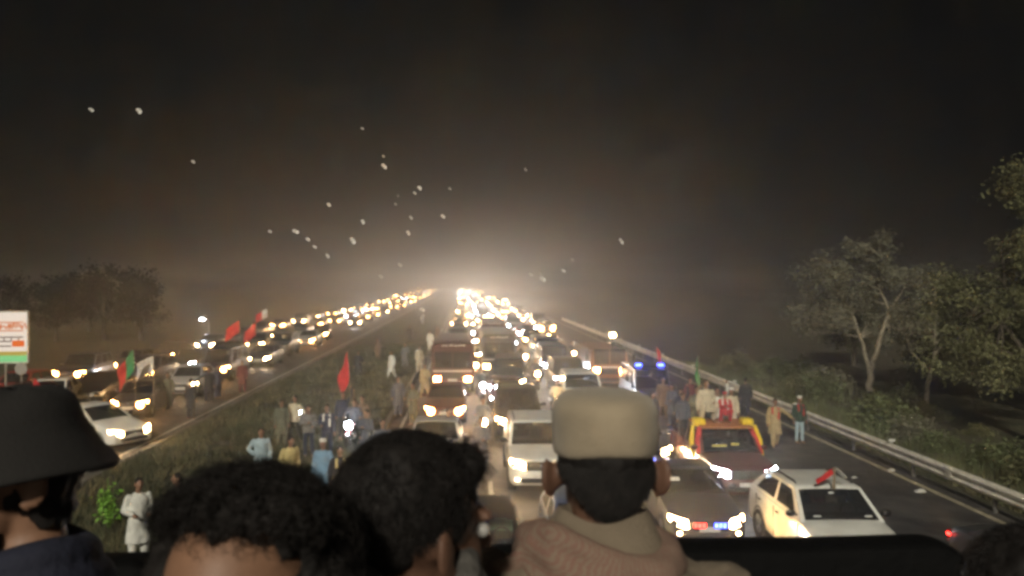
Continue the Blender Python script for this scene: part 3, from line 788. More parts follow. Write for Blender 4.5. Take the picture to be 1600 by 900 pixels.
# ---- the nearest vehicles
def front(kind, x, dfront): return (x, dfront + SPEC[kind]['L'] / 2, 0)
w_suv = make_car('crossover', 'white', front('crossover', 7.6, 15.9), 0, 'white crossover with roof rails nearest the empty shoulder, small flag on its roof', 'off', 0, rails=True)
for px, py, sz in ((0, .86, (.11, .012, .03)), (-.46, .09, (.15, .012, .03)), (.50, .09, (.15, .012, .03))):
    s = SPEC['crossover']; k = py; g = MB()
    y = lerp(s['yb'], s['yt'], .05 + .9 * k); z = lerp(s['hr'], s['roof'] - .05, .05 + .9 * k)
    g.box((px * 1.1, y - .035, z + .025), sz, rot=Matrix.Rotation(R(-40), 3, 'X')); g.build('windscreen_sticker', sticker, w_suv, 20)
pol = make_car('sedan', 'navy', front('sedan', 5.27, 18.5), 0, 'dark sedan with red and blue strobes in its grille beside the white crossover', 'warm', 1.3, fog=True)
for (x, m) in ((-.23, L_RED), (.23, L_BLUE)):
    f = -2.25
    g = MB(); g.box((x, f - .06, .60), (.30, .05, .15), ch=.012); hs = g.build('strobe_housing', black_pl, pol, 20)
    for q in range(3):
        g = MB(); g.box((x - .095 + q * .095, f - .09, .60), (.07, .02, .1), ch=.006); g.build('strobe_light', m, hs, 20)
g = MB(); g.box((-.42, -.62 + -.05, 1.24), (.3, .01, .09), rot=Matrix.Rotation(R(-30), 3, 'X')); g.build('windscreen_sticker', sticker, pol)
pk = make_car('pickup', 'maroon', front('pickup', 7.35, 22.2), 0, 'dark maroon pickup carrying flag wavers and yellow and red padding', 'cool', 1.0, fog=False, cat='pickup truck')
g = MB(); s = SPEC['pickup']
g.box((-.3, -1.02, 1.32), (.42, .012, .05), rot=Matrix.Rotation(R(-45), 3, 'X')); g.box((.15, -1.0, 1.36), (.22, .012, .05), rot=Matrix.Rotation(R(-45), 3, 'X')); g.build('windscreen_sticker', mat('yellow_sticker', (.7, .6, .15), .5), pk)
yel = mat('yellow_padding', (.80, .60, .02), .6, bump=.3); redp = mat('red_padding', (.62, .04, .03), .6, bump=.3)
for sx in (-1, 1):
    g = MB(); g.box((sx * .70, -.30, 1.88), (.34, .4, .24), ch=.08); g.build('yellow_pad', yel, pk, 50)
    g = MB(); g.tube([(sx * .88, -1.02, 1.10), (sx * .84, -.74, 1.42), (sx * .74, -.54, 1.76)], [.07, .085, .07], 10); g.build('red_bolster', redp, pk, 50)
    g = MB(); g.tube([(sx * 1.00, -.80, .95), (sx * .99, -.60, 1.4), (sx * .90, -.42, 1.80)], [.05, .075, .05], 10); g.build('yellow_bolster', yel, pk, 50)
g = MB(); g.box((0, -.1, 1.80), (1.5, 1.5, .05), ch=.02); g.build('roof_mat', mat('orange_cloth', (.42, .16, .05), .9, bump=.3), pk, 40)

make_car('suv', 'white', front('suv', 1.95, 23.3), 0, 'white boxy off-roader in the second column behind the capped man', 'warm', 1.0, fog=True, rails=True, lit=(1, 1))
make_car('suv', 'black', front('suv', 1.75, 30.6), 0, 'black off-roader with pale lettering across its windscreen top', 'warm', .8, lit=(1, 1), fog=False)
nd = make_car('hatch', 'black', front('hatch', .2, 14.55), 0, 'small dark car nearest the parapet with two mint green seats inside', 'warm', .7, windows=win_clear, seats=seat_g)
g = MB(); g.box((.70, -1.97, .56), (.05, .03, .14)); g.build('marker_light', L_BLUE, nd); g = MB(); g.box((.66, -1.98, .74), (.05, .03, .12)); g.build('marker_light', L_RED, nd)
make_car('hatch', 'blue', front('hatch', 2.35, 15.6), 0, 'dark blue hatchback mostly hidden behind the capped man', 'warm', .9)
make_car('sedan', 'silver', front('sedan', -1.2, 25.4), 0, 'silver sedan hidden behind the man looking right, column beside the median', 'warm', .9, detail=1)
make_car('sedan', 'maroon', front('sedan', -1.15, 34.8), 0, 'maroon sedan with amber lamps in front of the red bus', 'amber', 1.0, detail=1, glare=True)
make_bus((-1.05, 44 + 4.5, 0), 0, 'red bus with amber lamps and pale lettering on its brow', 'maroon', lamp='amber', power=1.2, Wb=2.3, Hb=2.75)

# orange truck, police van with blue lamps
t = make_bus((7.6, 46 + 3.2, 0), 0, 'orange cargo truck with a bright lamp on a mast in the outer column', 'orange', name='cargo_truck', lamp='amber', power=1.2, Lb=6.4, Wb=2.1, Hb=2.2, cat='truck', writing=False, lampz=1.1)
g = MB(); g.tube([(.2, -2.9, 2.1), (.2, -2.9, 3.0)], .03, 6); g.build('mast', black_pl, t); g = MB(); g.ell((.2, -3.0, 3.02), (.16, .08, .12)); g.build('mast_lamp', L_WARM, t); spot(t, (.2, -3.15, 3.0), LAMP_W, C_WARM)
pv = make_car('van', 'grey', front('van', 8.3, 37.6), 0, 'grey police van with two blue roof lamps near the guardrail', 'off', 0, detail=1, cat='van')
g = MB(); g.box((0, -1.0, 2.02), (1.2, .22, .05), ch=.015); br = g.build('lamp_bar', black_pl, pv)
for sx in (-1, 1):
    g = MB(); g.box((sx * .52, -1.02, 2.10), (.26, .2, .11), ch=.03); g.build('blue_lamp', L_BLUE, br)
    spot(pv, (sx * .52, -1.2, 2.12), 40, (.1, .14, 1.0))

# ---- columns of the convoy
rng = random.Random(77)
kinds = ['sedan', 'sedan', 'hatch', 'suv', 'crossover', 'van', 'pickup', 'hatch', 'sedan']
cols = ['white', 'grey', 'black', 'grey', 'maroon', 'navy', 'silver', 'navy', 'red', 'black', 'maroon', 'black']
cols_left = ['black', 'grey', 'maroon', 'navy', 'grey', 'red', 'silver', 'black', 'navy']
LANES = [ # x, start, power, name, near count of own-detail cars, lamps
 (-1.05, 55.0, 1.0, 'the column beside the median', ['warm', 'warm', 'cool', 'amber']),
 (1.95, 37.2, 1.0, 'the second column from the median', ['warm', 'cool', 'warm']),
 (5.45, 26.0, 1.0, 'the third column from the median', ['warm', 'warm', 'amber', 'cool']),
 (8.9, 92.0, .8, 'the outermost column by the guardrail', ['amber', 'warm']),
 (-15.2, 36.2, .6, 'the near column of the far carriageway', ['amber', 'amber', 'warm']),
 (-18.9, 33.0, .32, 'the middle column of the far carriageway', ['warm', 'amber', 'cool']),
 (-22.6, 40.0, .25, 'the outer column of the far carriageway', ['amber', 'warm'])]
COLOURWORD = {'navy': 'dark blue'}
KW = {'sedan': 'sedan', 'hatch': 'hatchback', 'suv': 'off-roader', 'crossover': 'crossover', 'van': 'van', 'pickup': 'pickup'}
CAT = {'van': 'van', 'pickup': 'pickup truck'}
for li, (lx, d0, pw, lname, lamps) in enumerate(LANES):
    d = d0; k = 0; left = lx < -8
    while d < 600:
        kind = rng.choice(kinds); c = rng.choice(cols_left if left else cols); lamp = rng.choice(lamps); x = lx + rng.uniform(-.38, .38) + bend(d)
        pw_ = pw * rng.choice([.35, .7, 1.0, 1.0, 1.6, 2.6]); rot = rng.uniform(-.05, .05)
        if 44 < d < 92 and li in (1, 2) and rng.random() < .09:
            Lb = rng.uniform(6.2, 9); c = rng.choice(['maroon', 'navy', 'grey', 'maroon'])
            make_bus((x, d + Lb / 2, 0), rot * .4, f"{ORD[k]} vehicle from the front in {lname}, {COLOURWORD.get(c, c)} bus", c, lamp=lamp, power=pw_, Lb=Lb, Wb=2.15, Hb=rng.uniform(2.4, 2.9))
            d += Lb + .16 * d; k += 1
        elif d < 92:
            lit = rng.random() < (.7 if left else .88)
            lab = f"{ORD[k]} vehicle from the front in {lname}, {COLOURWORD.get(c, c)} {KW[kind]}"
            make_car(kind, c, (x, d + SPEC[kind]['L'] / 2, 0), rot, lab, lamp if lit else 'off', pw_, 1 if d < 60 else 0, 'vehicles in ' + lname, cat=CAT.get(kind, 'car'), glare=(d > 30 and rng.random() < .7))
            d += SPEC[kind]['L'] + max(rng.uniform(.8, 1.8) + (1.2 if left else 0), .10 * (d - 18) * rng.uniform(.6, 1.3)); k += 1
        else:
            if rng.random() < (.7 if li == 3 else .85 if left else .95):
                far_car(kind, c, (x, d + SPEC[kind]['L'] / 2, 0), 'tiny distant vehicle with bright headlamps in ' + lname, 'distant vehicles in ' + lname, lamp, pw_, rng.choice([0, 0, 0, 1, 2]))
            d += SPEC[kind]['L'] + (.10 if d < 220 else .15) * d * rng.uniform(.55, 1.2)
# motorcycles threading the gaps between the columns
BIKES = []
for gi, (gx, gname, ds) in enumerate([(.42, 'the gap between the first and second columns', (31, 40, 50, 60, 71, 84, 100, 122)), (3.72, 'the gap between the second and third columns', (29, 37, 46, 57, 69, 85, 106)), (7.25, 'the open strip outside the third column', (60, 68, 79, 93, 112))]):
    for k, d in enumerate(ds):
        x = gx + rng.uniform(-.16, .16) + bend(d); dd = d + rng.uniform(-1.5, 1.5)
        make_motorbike((x, dd, 0), R(rng.uniform(-6, 6)), f"{ORD[k]} motorcycle from the front in {gname}", 'cool' if (k + gi) % 4 == 1 else 'warm', .5)
        BIKES.append((x, dd, f"rider of the {ORD[k]} motorcycle in {gname}", ['slate', 'dark', 'brown', 'cream', 'navy', 'grey'][(k + 2 * gi) % 6]))
# other vehicles of the far carriageway
x, d = gp(140, 662, .8)
make_car('sedan', 'white', (x - .1, d + .6, 0), R(60), 'white sedan slewed across the far carriageway below the hoarding', 'warm', .6, detail=1)
x, d = gp(92, 622, .8)
make_car('hatch', 'white', (x - 1.0, d + 1.5, 0), R(12), 'white hatchback behind the slewed white sedan, far carriageway', 'warm', .7, detail=1)
x, d = gp(318, 585, 0)
x, d = gp(547, 668, .95)
make_motorbike((x, d + .6, .1), R(-6), 'red motorcycle with a cold white headlamp on the median')
x, d = gp(457, 650, .95)
make_motorbike((x, d + .6, .15), R(20), 'small motorcycle with a dim lamp beside the grey jacket man', 'cool', .15)
# car passing on the shoulder at the lower right
sc_ = make_car('sedan', 'grey', (10.75, 15.0, 0), R(3), 'dark grey car seen past the end of the parapet on the shoulder', 'off', 0, detail=2)
g = MB(); g.box((-.885, 2.10, .84), (.03, .10, .05), ch=.01); g.build('side_marker_light', L_RED, sc_)

# ------------------------------------------------------------------ people in the distance
skin_m = mat('skin_brown', (.26, .14, .085), .55, var=.15, scale=20)
skin_d = mat('skin_deep_brown', (.15, .078, .05), .55, var=.15, scale=20)
hair_m = mat('black_hair', (.014, .012, .011), .7, var=.4, scale=40, spec=.2)
cap_w = mat('white_cap_cloth', (.68, .66, .60), .85)
shoe_m = mat('sandal_leather', (.05, .035, .025), .6)
CLOTH = {}
def cloth(n, c):
    CLOTH[n] = mat('cloth_' + n, c, .9, var=.14, scale=5, bump=.35, bscale=14, sheen=.1); return CLOTH[n]
cloth('white', (.66, .66, .60)); cloth('cream', (.55, .48, .34)); cloth('tan', (.38, .29, .15)); cloth('sky', (.36, .46, .50)); cloth('blue', (.20, .33, .46))
cloth('grey', (.16, .155, .15)); cloth('dark', (.03, .03, .034)); cloth('navy', (.02, .025, .055)); cloth('green', (.035, .06, .04)); cloth('brown', (.16, .10, .06))
cloth('yellow', (.55, .45, .20)); cloth('slate', (.09, .095, .12)); cloth('olive', (.13, .13, .085)); cloth('red', (.45, .03, .03)); cloth('maroon', (.14, .03, .03))

ARMS = { # per side (elbow, wrist) relative to the shoulder; x outward, y negative forward
 'down': ((.07, .02, -.28), (.08, -.04, -.53)), 'bent': ((.08, .03, -.27), (-.02, -.22, -.30)), 'up': ((.12, -.06, .20), (.10, -.10, .46)),
 'out': ((.22, -.02, -.16), (.38, -.10, -.30)), 'fold': ((.08, -.05, -.26), (-.14, -.20, -.20)), 'grip': ((.10, -.18, -.20), (.10, -.42, -.22)), 'hip': ((.16, .04, -.24), (.0, -.05, -.40))}
LEGS = { # hip->knee->ankle offsets per side
 'stand': (((.02, -.01, -.42), (.03, .01, -.83)), ((.02, .0, -.42), (.04, .02, -.83))),
 'walk': (((.0, -.14, -.41), (.0, -.22, -.82)), ((.0, .05, -.42), (.0, .27, -.80))),
 'sit': (((.06, -.40, -.03), (.07, -.42, -.44)), ((.06, -.40, -.03), (.07, -.42, -.44))),
 'squat': (((.10, -.30, .12), (.10, -.10, -.33)), ((.10, -.30, .12), (.10, -.10, -.33))),
 'ride': (((.16, -.34, -.10), (.16, -.16, -.48)), ((.16, -.34, -.10), (.16, -.16, -.48)))}
PROTO = {}
def proto(al, ar, legs, dress, lean=0.0):
    key = (al, ar, legs, dress, lean)
    if key in PROTO: return PROTO[key]
    hz = .90 if legs in ('stand', 'walk') else (.46 if legs == 'sit' else .41 if legs == 'squat' else .50)
    Rm = Matrix.Rotation(lean, 3, 'X'); O = Vector((0, 0, hz))
    def T(v): return O + Rm @ Vector(v)
    b = MB(); c = MB(); t = MB(); h = MB()
    hd = T((0, -.02, .735))
    b.ell(hd, (.076, .096, .105)); b.ell(hd + Vector((0, -.03, -.055)), (.058, .065, .07)); b.ell(hd + Vector((0, -.105, -.02)), (.014, .022, .024), n=8, m=6)
    for sx in (-1, 1): b.ell(hd + Vector((sx * .078, .01, -.01)), (.014, .025, .035), n=8, m=6)
    b.capsule(T((0, .01, .50)), T((0, -.01, .66)), .062, .056)
    b.tube([T((0, 0, 0)), T((0, .0, .2)), T((0, 0, .4)), T((0, .01, .52))], [.14, .13, .15, .07], 12, squash=(1.05, .75))
    long = dress == 'kameez'
    for i, (sx, arm) in enumerate(((-1, al), (1, ar))):
        sh = Vector((sx * .185, .01, .485)); e, wv = ARMS[arm]
        E = sh + Vector((e[0] * sx, e[1], e[2])); Wp = sh + Vector((wv[0] * sx, wv[1], wv[2]))
        b.capsule(T(sh), T(E), .05, .042); b.capsule(T(E), T(Wp), .040, .030)
        d = (Wp - E).normalized(); Hn = Wp + d * .07
        b.ell(T(Hn), (.035, .035, .05), n=8, m=6)
        for q in range(4):
            fo = Vector(((q - 1.5) * .017, 0, 0)); b.capsule(T(Hn + fo + d * .02), T(Hn + fo + d * (.085 - .006 * abs(q - 1.4))), .011, .009, 6)
        b.capsule(T(Hn + Vector((-sx * .03, -.01, 0))), T(Hn + Vector((-sx * .055, -.02, 0)) + d * .035), .012, .010, 6)
        c.capsule(T(sh), T(E), .070, .062); c.capsule(T(E), T(E.lerp(Wp, .96)), .060, .055)
        hp = Vector((sx * .09, 0, hz)); kn, an = LEGS[legs][i]
        K = hp + Vector((kn[0] * sx, kn[1], kn[2])); A = hp + Vector((an[0] * sx, an[1], an[2]))
        b.capsule(hp, K, .075, .055); b.capsule(K, A, .052, .038)
        b.capsule(A + Vector((0, .03, -.035)), A + Vector((0, -.15, -.045)), .038, .032)
        r = (.105, .095, .075) if dress != 'jacket' else (.092, .075, .06)
        t.capsule(hp, K, r[0], r[1]); t.capsule(K, A + Vector((0, 0, .03)), r[1], r[2])
    t.ell((0, 0, hz), (.17, .125, .12))
    # upper garment
    top = [(.56, .07, .06), (.53, .12, .08), (.495, .19, .10), (.42, .205, .125), (.28, .19, .13), (.12, .175, .125)]
    if long: low = [(-.02, .195, .14), (-.2, .22, .16), (-.44, .25, .175)]
    else: low = [(-.02, .19, .135), (-.10, .195, .14)]
    rings = []; N = 18
    for (z, rx, ry) in top + low:
        ring = []
        for j in range(N):
            a = 2 * math.pi * j / N; fold = 1 + (.05 * math.sin(a * 5 + z * 3) if z < 0 else 0)
            if z >= 0 or legs in ('stand', 'walk'):
                p = Vector((rx * math.cos(a) * fold, ry * math.sin(a) * fold, z)); p = T(p) if z >= 0 else O + p
            else:  # lap: the skirt lies forward over the thighs
                p = O + Vector((rx * math.cos(a), ry * math.sin(a) * .8 + z * .8, z * .25 + .04))
            ring.append(p)
        rings.append(ring)
    c.loft(rings)
    # hair: back and top of the skull
    h.ell(hd + Vector((0, .016, .028)), (.083, .095, .090)); h.ell(hd + Vector((0, .045, -.03)), (.072, .060, .07))
    P = dict(body=remesh(b, .014, 2), top=remesh(c, .024, 3), trousers=remesh(t, .024, 3), hair=displaced(remesh(h, .014, 1), .01, 40))
    P['body'].materials.append(skin_m); P['top'].materials.append(CLOTH['white']); P['trousers'].materials.append(CLOTH['white']); P['hair'].materials.append(hair_m)
    displaced(P['top'], .018, 9, 2); displaced(P['trousers'], .014, 9, 4)
    P['hd'] = hd; P['hz'] = hz; P['T'] = T
    k = MB(); k.lathe([(.088, .035), (.092, .05), (.090, .098), (.078, .118), (.03, .125)], 'Z', 18, c=hd + Vector((0, .008, 0)), caps=True); P['cap'] = k.mesh('cap', cap_w, 40)
    k = MB()
    k.tube([T((-.10, -.12, .30)), T((-.09, -.07, .50)), T((0, .075, .56)), T((.09, -.07, .50)), T((.11, -.13, .12))], [.035, .05, .05, .05, .035], 8, squash=(1, .6)); P['scarf'] = k.mesh('scarf', CLOTH['red'], 60)
    for s in (-1, 1): pass
    PROTO[key] = P
    return P
def person(loc, rz, label, top='white', bottom=None, dress='kameez', al='down', ar='down', legs='stand', cap=None, scarf=None, skin=None, lean=0.0, s=1.0, group=None, vest=None):
    P = proto(al, ar, legs, dress, lean)
    r = empty('person', loc, rz); r.scale = (s, s, s); tag(r, label, 'person', group)
    b = obj('body', P['body'], r)
    if skin: set_mat(b, skin)
    o = obj('kameez' if dress == 'kameez' else 'jacket', P['top'], r); set_mat(o, CLOTH[top])
    o = obj('trousers', P['trousers'], r); set_mat(o, CLOTH[bottom or top])
    obj('hair', P['hair'], r)
    if cap:
        o = obj('cap', P['cap'], r); set_mat(o, cap)
    if scarf:
        o = obj('scarf', P['scarf'], r); set_mat(o, CLOTH[scarf])
    return r

# ---- flags
fl_red = mat('flag_red', (.55, .03, .03), .85, var=.12, scale=3); fl_green = mat('flag_green', (.05, .26, .10), .85, var=.12, scale=3); fl_white = mat('flag_white', (.6, .6, .56), .85, var=.1, scale=3)
pole_m = mat('flag_pole', (.25, .2, .13), .7)
def flag(loc, w, h, pole, label, ang=0.0, droop=.5, mats=(None, None), lean=(0, 0), split='v', name='flag', seed=0):
    """cloth hanging from the top of its pole; loc is the pole foot"""
    r = empty(name, loc, ang); tag(r, label, 'flag')
    top = Vector((lean[0], lean[1], pole)); g = MB(); g.tube([(0, 0, 0), top * .5, top], [.016, .014, .011], 6); g.build('pole', pole_m, r)
    N, Mx = 16, 10
    for half in (0, 1):
        g = MB(); vs = []
        for j in range(Mx + 1):
            for i in range(N // 2 + 1):
                u = (i + half * N // 2) / N; v = j / Mx
                a = u * w
                x = a * math.cos(droop) ; z = -v * h - a * math.sin(droop) - .12 * u * u * w
                y = .09 * w * math.sin(u * 7 + v * 2.2 + seed) * (u + .1) + .05 * math.sin(v * 5 + seed)
                vs.append(top * (1 - v * h / pole) + Vector((x + .02, y, z + v * h * (top.z / pole))) if 0 else top + Vector((x + .012 - lean[0] * v * h / pole, y - lean[1] * v * h / pole, z)))
        n = N // 2 + 1
        g.add(vs, [(j * n + i, j * n + i + 1, (j + 1) * n + i + 1, (j + 1) * n + i) for j in range(Mx) for i in range(n - 1)])
        o = g.build('cloth', mats[half], r, 80)
        so = o.modifiers.new('t', 'SOLIDIFY'); so.thickness = .004
    return r
RED2, RG, WH, GR = (fl_red, fl_red), (fl_green, fl_red), (fl_white, fl_white), (fl_green, fl_green)

def foot(px, py): return gp(px, py, 0)
def head(px, py, h=1.72, base=0.0): return gp(px, py, h + base)
def stand(px, py_head, rz, label, base=0.0, s=1.0, **k):
    x, d = gp(px, py_head, base + 1.74 * s)
    return person((x, d, base), rz, label, s=s, **k)
Zm = .16
# median group
stand(408, 668, R(15), 'man in pale blue tunic at the left of the median group', Zm, top='sky', ar='down', al='hip', lean=.08)
stand(452, 681, R(40), 'man in yellowish tunic leaning beside the pale blue tunic', Zm, top='yellow', al='bent', lean=.12)
stand(505, 686, R(-8), 'man in bright blue tunic and white cap on the median', Zm, top='blue', cap=cap_w)
stand(531, 697, R(20), 'shorter man in black with pale scarf right of the bright blue tunic', Zm, s=.97, top='dark', scarf='yellow')
stand(482, 632, R(10), 'man in grey jacket standing by the small motorcycle', Zm, top='grey', bottom='navy', dress='jacket', ar='bent', al='fold', lean=.14)
stand(461, 618, R(-20), 'slim man in cream waistcoat behind the grey jacket man', Zm, top='cream', bottom='dark', dress='jacket', legs='walk', ar='hip')
stand(511, 632, R(0), 'man in navy jacket between grey jacket man and the motorcycle lamp', Zm, top='navy', bottom='navy', dress='jacket', al='bent', scarf='white')
stand(536, 612, R(12), 'flag holder in dark clothes under the tall red flag on the median', Zm, top='navy', bottom='dark', dress='jacket', ar='up')
stand(566, 618, R(-15), 'man in brown jacket behind the motorcycle on the median', Zm, top='brown', bottom='dark', dress='jacket', al='up')
x, d = gp(547, 668, .95); person((x, d + .95, .1 + .36), 0, 'rider astride the red motorcycle in slate jacket', 'slate', 'dark', 'jacket', 'grip', 'grip', 'ride')
for (bx, bd, lab, cc_) in BIKES: person((bx, bd + .35, .36), 0, lab, cc_, 'dark', 'jacket', 'grip', 'grip', 'ride')
stand(573, 640, R(-30), 'man in dark tunic beside the motorcycle rider', Zm, top='slate', legs='walk', ar='fold', al='fold')
stand(598, 655, R(10), 'bareheaded man in purple grey tunic near the median kerb', Zm, top='slate', al='hip')
stand(440, 625, R(30), 'dim figure in olive clothes at the back left of the median group', Zm, top='olive', s=.95)
x, d = foot(216, 896); person((x, d, Zm), R(35), 'man in long white tunic standing by the green sapling', 'white', al='bent', ar='bent', lean=.06, s=1.04)
person((x + .62, d + .55, Zm), R(-60), 'man in dark grey tunic facing the man in white', 'grey', s=1.02, al='bent')
x, d = foot(298, 656); person((x, d, .05), R(160), 'lone dark silhouette at the kerb of the far carriageway', 'dark', s=1.0)
x, d = foot(326, 628); person((x, d, 0), R(20), 'dark figure left of the pair by the orange lit pickup', 'dark', al='out')
x, d = foot(340, 622); person((x, d, 0), R(60), 'dark figure right of the pair by the orange lit pickup', 'slate')
x, d = foot(262, 640); person((x, d, 0), R(10), 'greenish figure walking between cars of the far carriageway', 'olive', legs='walk')
x, d = foot(330, 640); person((x - .2, d + 6, 0), R(0), 'man in reddish tunic standing among far carriageway cars', 'maroon')
# figures further up the median
FM = [(612, 560, 'white', 'pale figure on the median left of the red bus'), (633, 548, 'grey', 'grey figure on the median higher up the road'), (655, 552, 'cream', 'cream figure near the median kerb behind the red bus'),
      (664, 580, 'tan', 'tan figure walking beside the red bus'), (622, 600, 'slate', 'dark figure on the median in front of the red bus'), (645, 610, 'olive', 'olive figure next to the maroon sedan'),
      (672, 528, 'white', 'small white figure far up the median'), (684, 520, 'brown', 'small brown figure far up the median'), (640, 520, 'dark', 'small dark figure in the middle of the far median'),
      (660, 500, 'grey', 'smallest grey figure at the far end of the median'), (590, 540, 'brown', 'brown figure on the median under the far lamps'), (560, 560, 'dark', 'dark figure alone on the dark part of the median'),
      (700, 650, 'dark', 'dark figure just behind the head of the man looking right'), (752, 664, 'slate', 'figure squeezed between the first two columns of cars')]
for i, (px, py, c, lab) in enumerate(FM): stand(px, py - 12, R(37 * i % 90 - 45), lab, .1 if px < 690 else 0, top=c, legs='walk' if i % 3 == 0 else 'stand', ar='bent' if i % 2 else 'down')
# shoulder walkers
x, d = foot(1211, 698); person((x, d, 0), R(-12), 'man in ochre tunic with red sash walking on the shoulder', 'tan', al='down', ar='out', scarf='red', legs='walk')
x, d = foot(1249, 692); person((x, d, 0), R(14), 'man in white cap, green jacket and pale trousers by the guardrail end', 'green', 'sky', 'jacket', cap=cap_w, scarf='red')
x, d = foot(1206, 668); person((x - .1, d + 3.0, 0), R(160), 'dark figure behind the man in ochre on the shoulder', 'dark', s=.98)
# on the pickup
pkx, pky = 7.35, 22.2 + 2.55
person((pkx - .38, pky + .05, 1.83), R(6), 'man in tan tunic squatting on the pickup roof, left side', 'cream', legs='squat', al='down', ar='bent')
person((pkx + .30, pky + 1.25, .95), R(-10), 'man in white tunic standing in the pickup bed with one arm raised', 'white', ar='up', scarf='cream', s=1.0)
person((pkx + .58, pky + .75, 1.25), R(8), 'man in cream tunic at the right side of the pickup bed', 'cream', al='bent', cap=cap_w, s=.86)
person((pkx - .20, pky + 1.75, .95), R(14), 'dark haired man at the back of the pickup bed', 'olive', s=1.0, al='bent')
person((pkx - .75, pky + 1.35, .95), R(20), 'man in slate jacket behind the left yellow pad of the pickup', 'slate', 'dark', 'jacket', s=.9)
r = person((pkx + .12, pky - .12, 1.83), R(-4), 'man wrapped in red and pink shawl between the yellow pads', 'red', legs='squat', al='fold', ar='fold', scarf='white', s=.72, cap=mat('red_cap_cloth', (.5, .03, .04), .8))
flag((pkx - .22, pky + 1.5, 2.2), .42, .75, 1.5, 'small pale green flag raised above the pickup', R(80), 1.2, GR, (.05, 0))
# people along the outer column left of the pickup
for i, (px, py, c) in enumerate([(1050, 600, 'slate'), (1064, 608, 'navy'), (1036, 590, 'brown'), (1078, 590, 'maroon'), (1020, 612, 'slate'), (1092, 598, 'grey')]):
    x, d = gp(px, py, 1.74); person((x, d, 0), R(20 * i - 50), ['dim slate figure in the crowd left of the pickup', 'dim navy figure in the crowd left of the pickup', 'brown figure in front of the police van', 'maroon figure between police van and pickup', 'slate figure beside the third column of cars', 'grey figure right behind the pickup load'][i], c, s=1.0, ar='up' if i == 1 else 'bent')
# flags
x, d = gp(536, 612, 1.9); flag((x + .3, d - .1, 1.3 + Zm), .95, 1.0, 1.95, 'tall red flag held up on the median', R(150), 1.15, RED2, (.12, 0), seed=1)
p = at(213, 545, 33); flag((p.x, p.y, .9), 1.0, .85, p.z - .9, 'green and red flag slanting over the far carriageway', R(180), .9, RG, (.1, 0), seed=2)
p = at(240, 556, 34); flag((p.x, p.y, .9), .75, .7, p.z - .9, 'pale grey flag beside the green and red flag', R(180), .35, WH, (0, 0), seed=3)
p = at(378, 500, 50); flag((p.x, p.y, .3), 1.0, .75, p.z - .3, 'left one of two red flags over the far carriageway', R(175), .5, RED2, (.15, 0), seed=4)
p = at(402, 504, 52); flag((p.x, p.y, .3), .9, .8, p.z - .3, 'right one of two red flags over the far carriageway', R(172), .6, RED2, (.1, 0), seed=5)
p = at(420, 482, 60); flag((p.x, p.y, .3), .9, .6, p.z - .3, 'dull pink flag above and right of the two red flags', R(175), .4, (fl_white, fl_red), (.1, 0), seed=6)
p = at(1026, 540, 39); flag((p.x, p.y, 1.9), .55, .6, p.z - 1.9, 'dark red flag standing over the police van', R(20), 1.0, RED2, (0, 0), seed=7)
p = at(52, 590, 33); flag((p.x, p.y, .2), .6, .5, p.z - .2, 'small dark red flag right of the hoarding post', R(5), .8, RED2, (0, 0), seed=8)
# small flag on the white crossover
fl = flag((7.6 + .02, 17.0 + .55, 1.62), .38, .13, .46, 'small red flag draped left from the pole on the white crossover roof', R(180), .50, RED2, (.0, 0), seed=9)
# scarf-like cloth over the other side of the same pole is its own pennant
fl2 = flag((7.6 + .05, 17.0 + .55, 1.62), .26, .09, .47, 'tiny white pennant hanging right beside the red flag on the crossover roof', 0, .62, WH, (.0, 0), seed=3)

# ------------------------------------------------------------------ lit hoarding at the left edge
hd_x0, hd_d = at(43, 488, 37).x, 37.0
r = empty('hoarding', (hd_x0, hd_d, 0), R(8)); tag(r, 'lit white hoarding with orange script and a green foot at the left edge', 'sign')
ztop = at(43, 488, 37).z; zbot = at(43, 565, 37).z; Wd = 3.2
def lit_panel(name, c, s):
    return emit('hoarding_' + name, c, s)
for i, (z0, z1, nm, c, s) in enumerate([(0, .13, 'green', (.28, .80, .32), .42), (.13, .21, 'mustard', (.75, .55, .10), .34), (.21, 1.0, 'paper', (1.0, .86, .72), .46)]):
    g = MB(); g.box((-Wd / 2, 0, lerp(zbot, ztop, (z0 + z1) / 2)), (Wd, .12, (z1 - z0) * (ztop - zbot) - .002)); g.build('panel_' + nm, lit_panel(nm, c, s), r)
g = MB(); rr = random.Random(6)
for (zc, hh, x0, x1) in ((.72, .14, -2.9, -.18),):
    x = x0
    while x < x1:
        q = rr.uniform(.10, .26); z = lerp(zbot, ztop, zc); hgt = (ztop - zbot) * hh
        pts = [(x, -.075, z + hgt * rr.uniform(-.4, .4)), (x + q * .4, -.075, z + hgt * rr.uniform(-.6, .2)), (x + q * .8, -.075, z + hgt * rr.uniform(0, .6)), (x + q * 1.2, -.075, z + hgt * rr.uniform(-.5, .4))]
        g.tube(pts, .035, 5); x += q * .75
g.box((-1.55, -.07, lerp(zbot, ztop, .80)), (2.8, .02, .05)); g.box((-1.55, -.07, lerp(zbot, ztop, .63)), (2.8, .02, .05))
g.build('script_line', emit('hoarding_script', (.85, .22, .05), .42), r)
g = MB(); g.box((-.36, -.07, lerp(zbot, ztop, .37)), (.5, .03, .27)); g.build('orange_block', emit('hoarding_orange', (.85, .16, .02), .5), r)
g = MB()
for zc in (.5, .415, .32): g.box((-1.6 if zc < .45 else -1.5, -.07, lerp(zbot, ztop, zc)), (1.9 if zc < .45 else 2.7, .02, .05))
for k in range(9): g.box((-.35 - k * .3, -.07, lerp(zbot, ztop, .455)), (.04, .02, .12))
g.build('small_print', mat('hoarding_ink', (.10, .03, .02), .8), r)
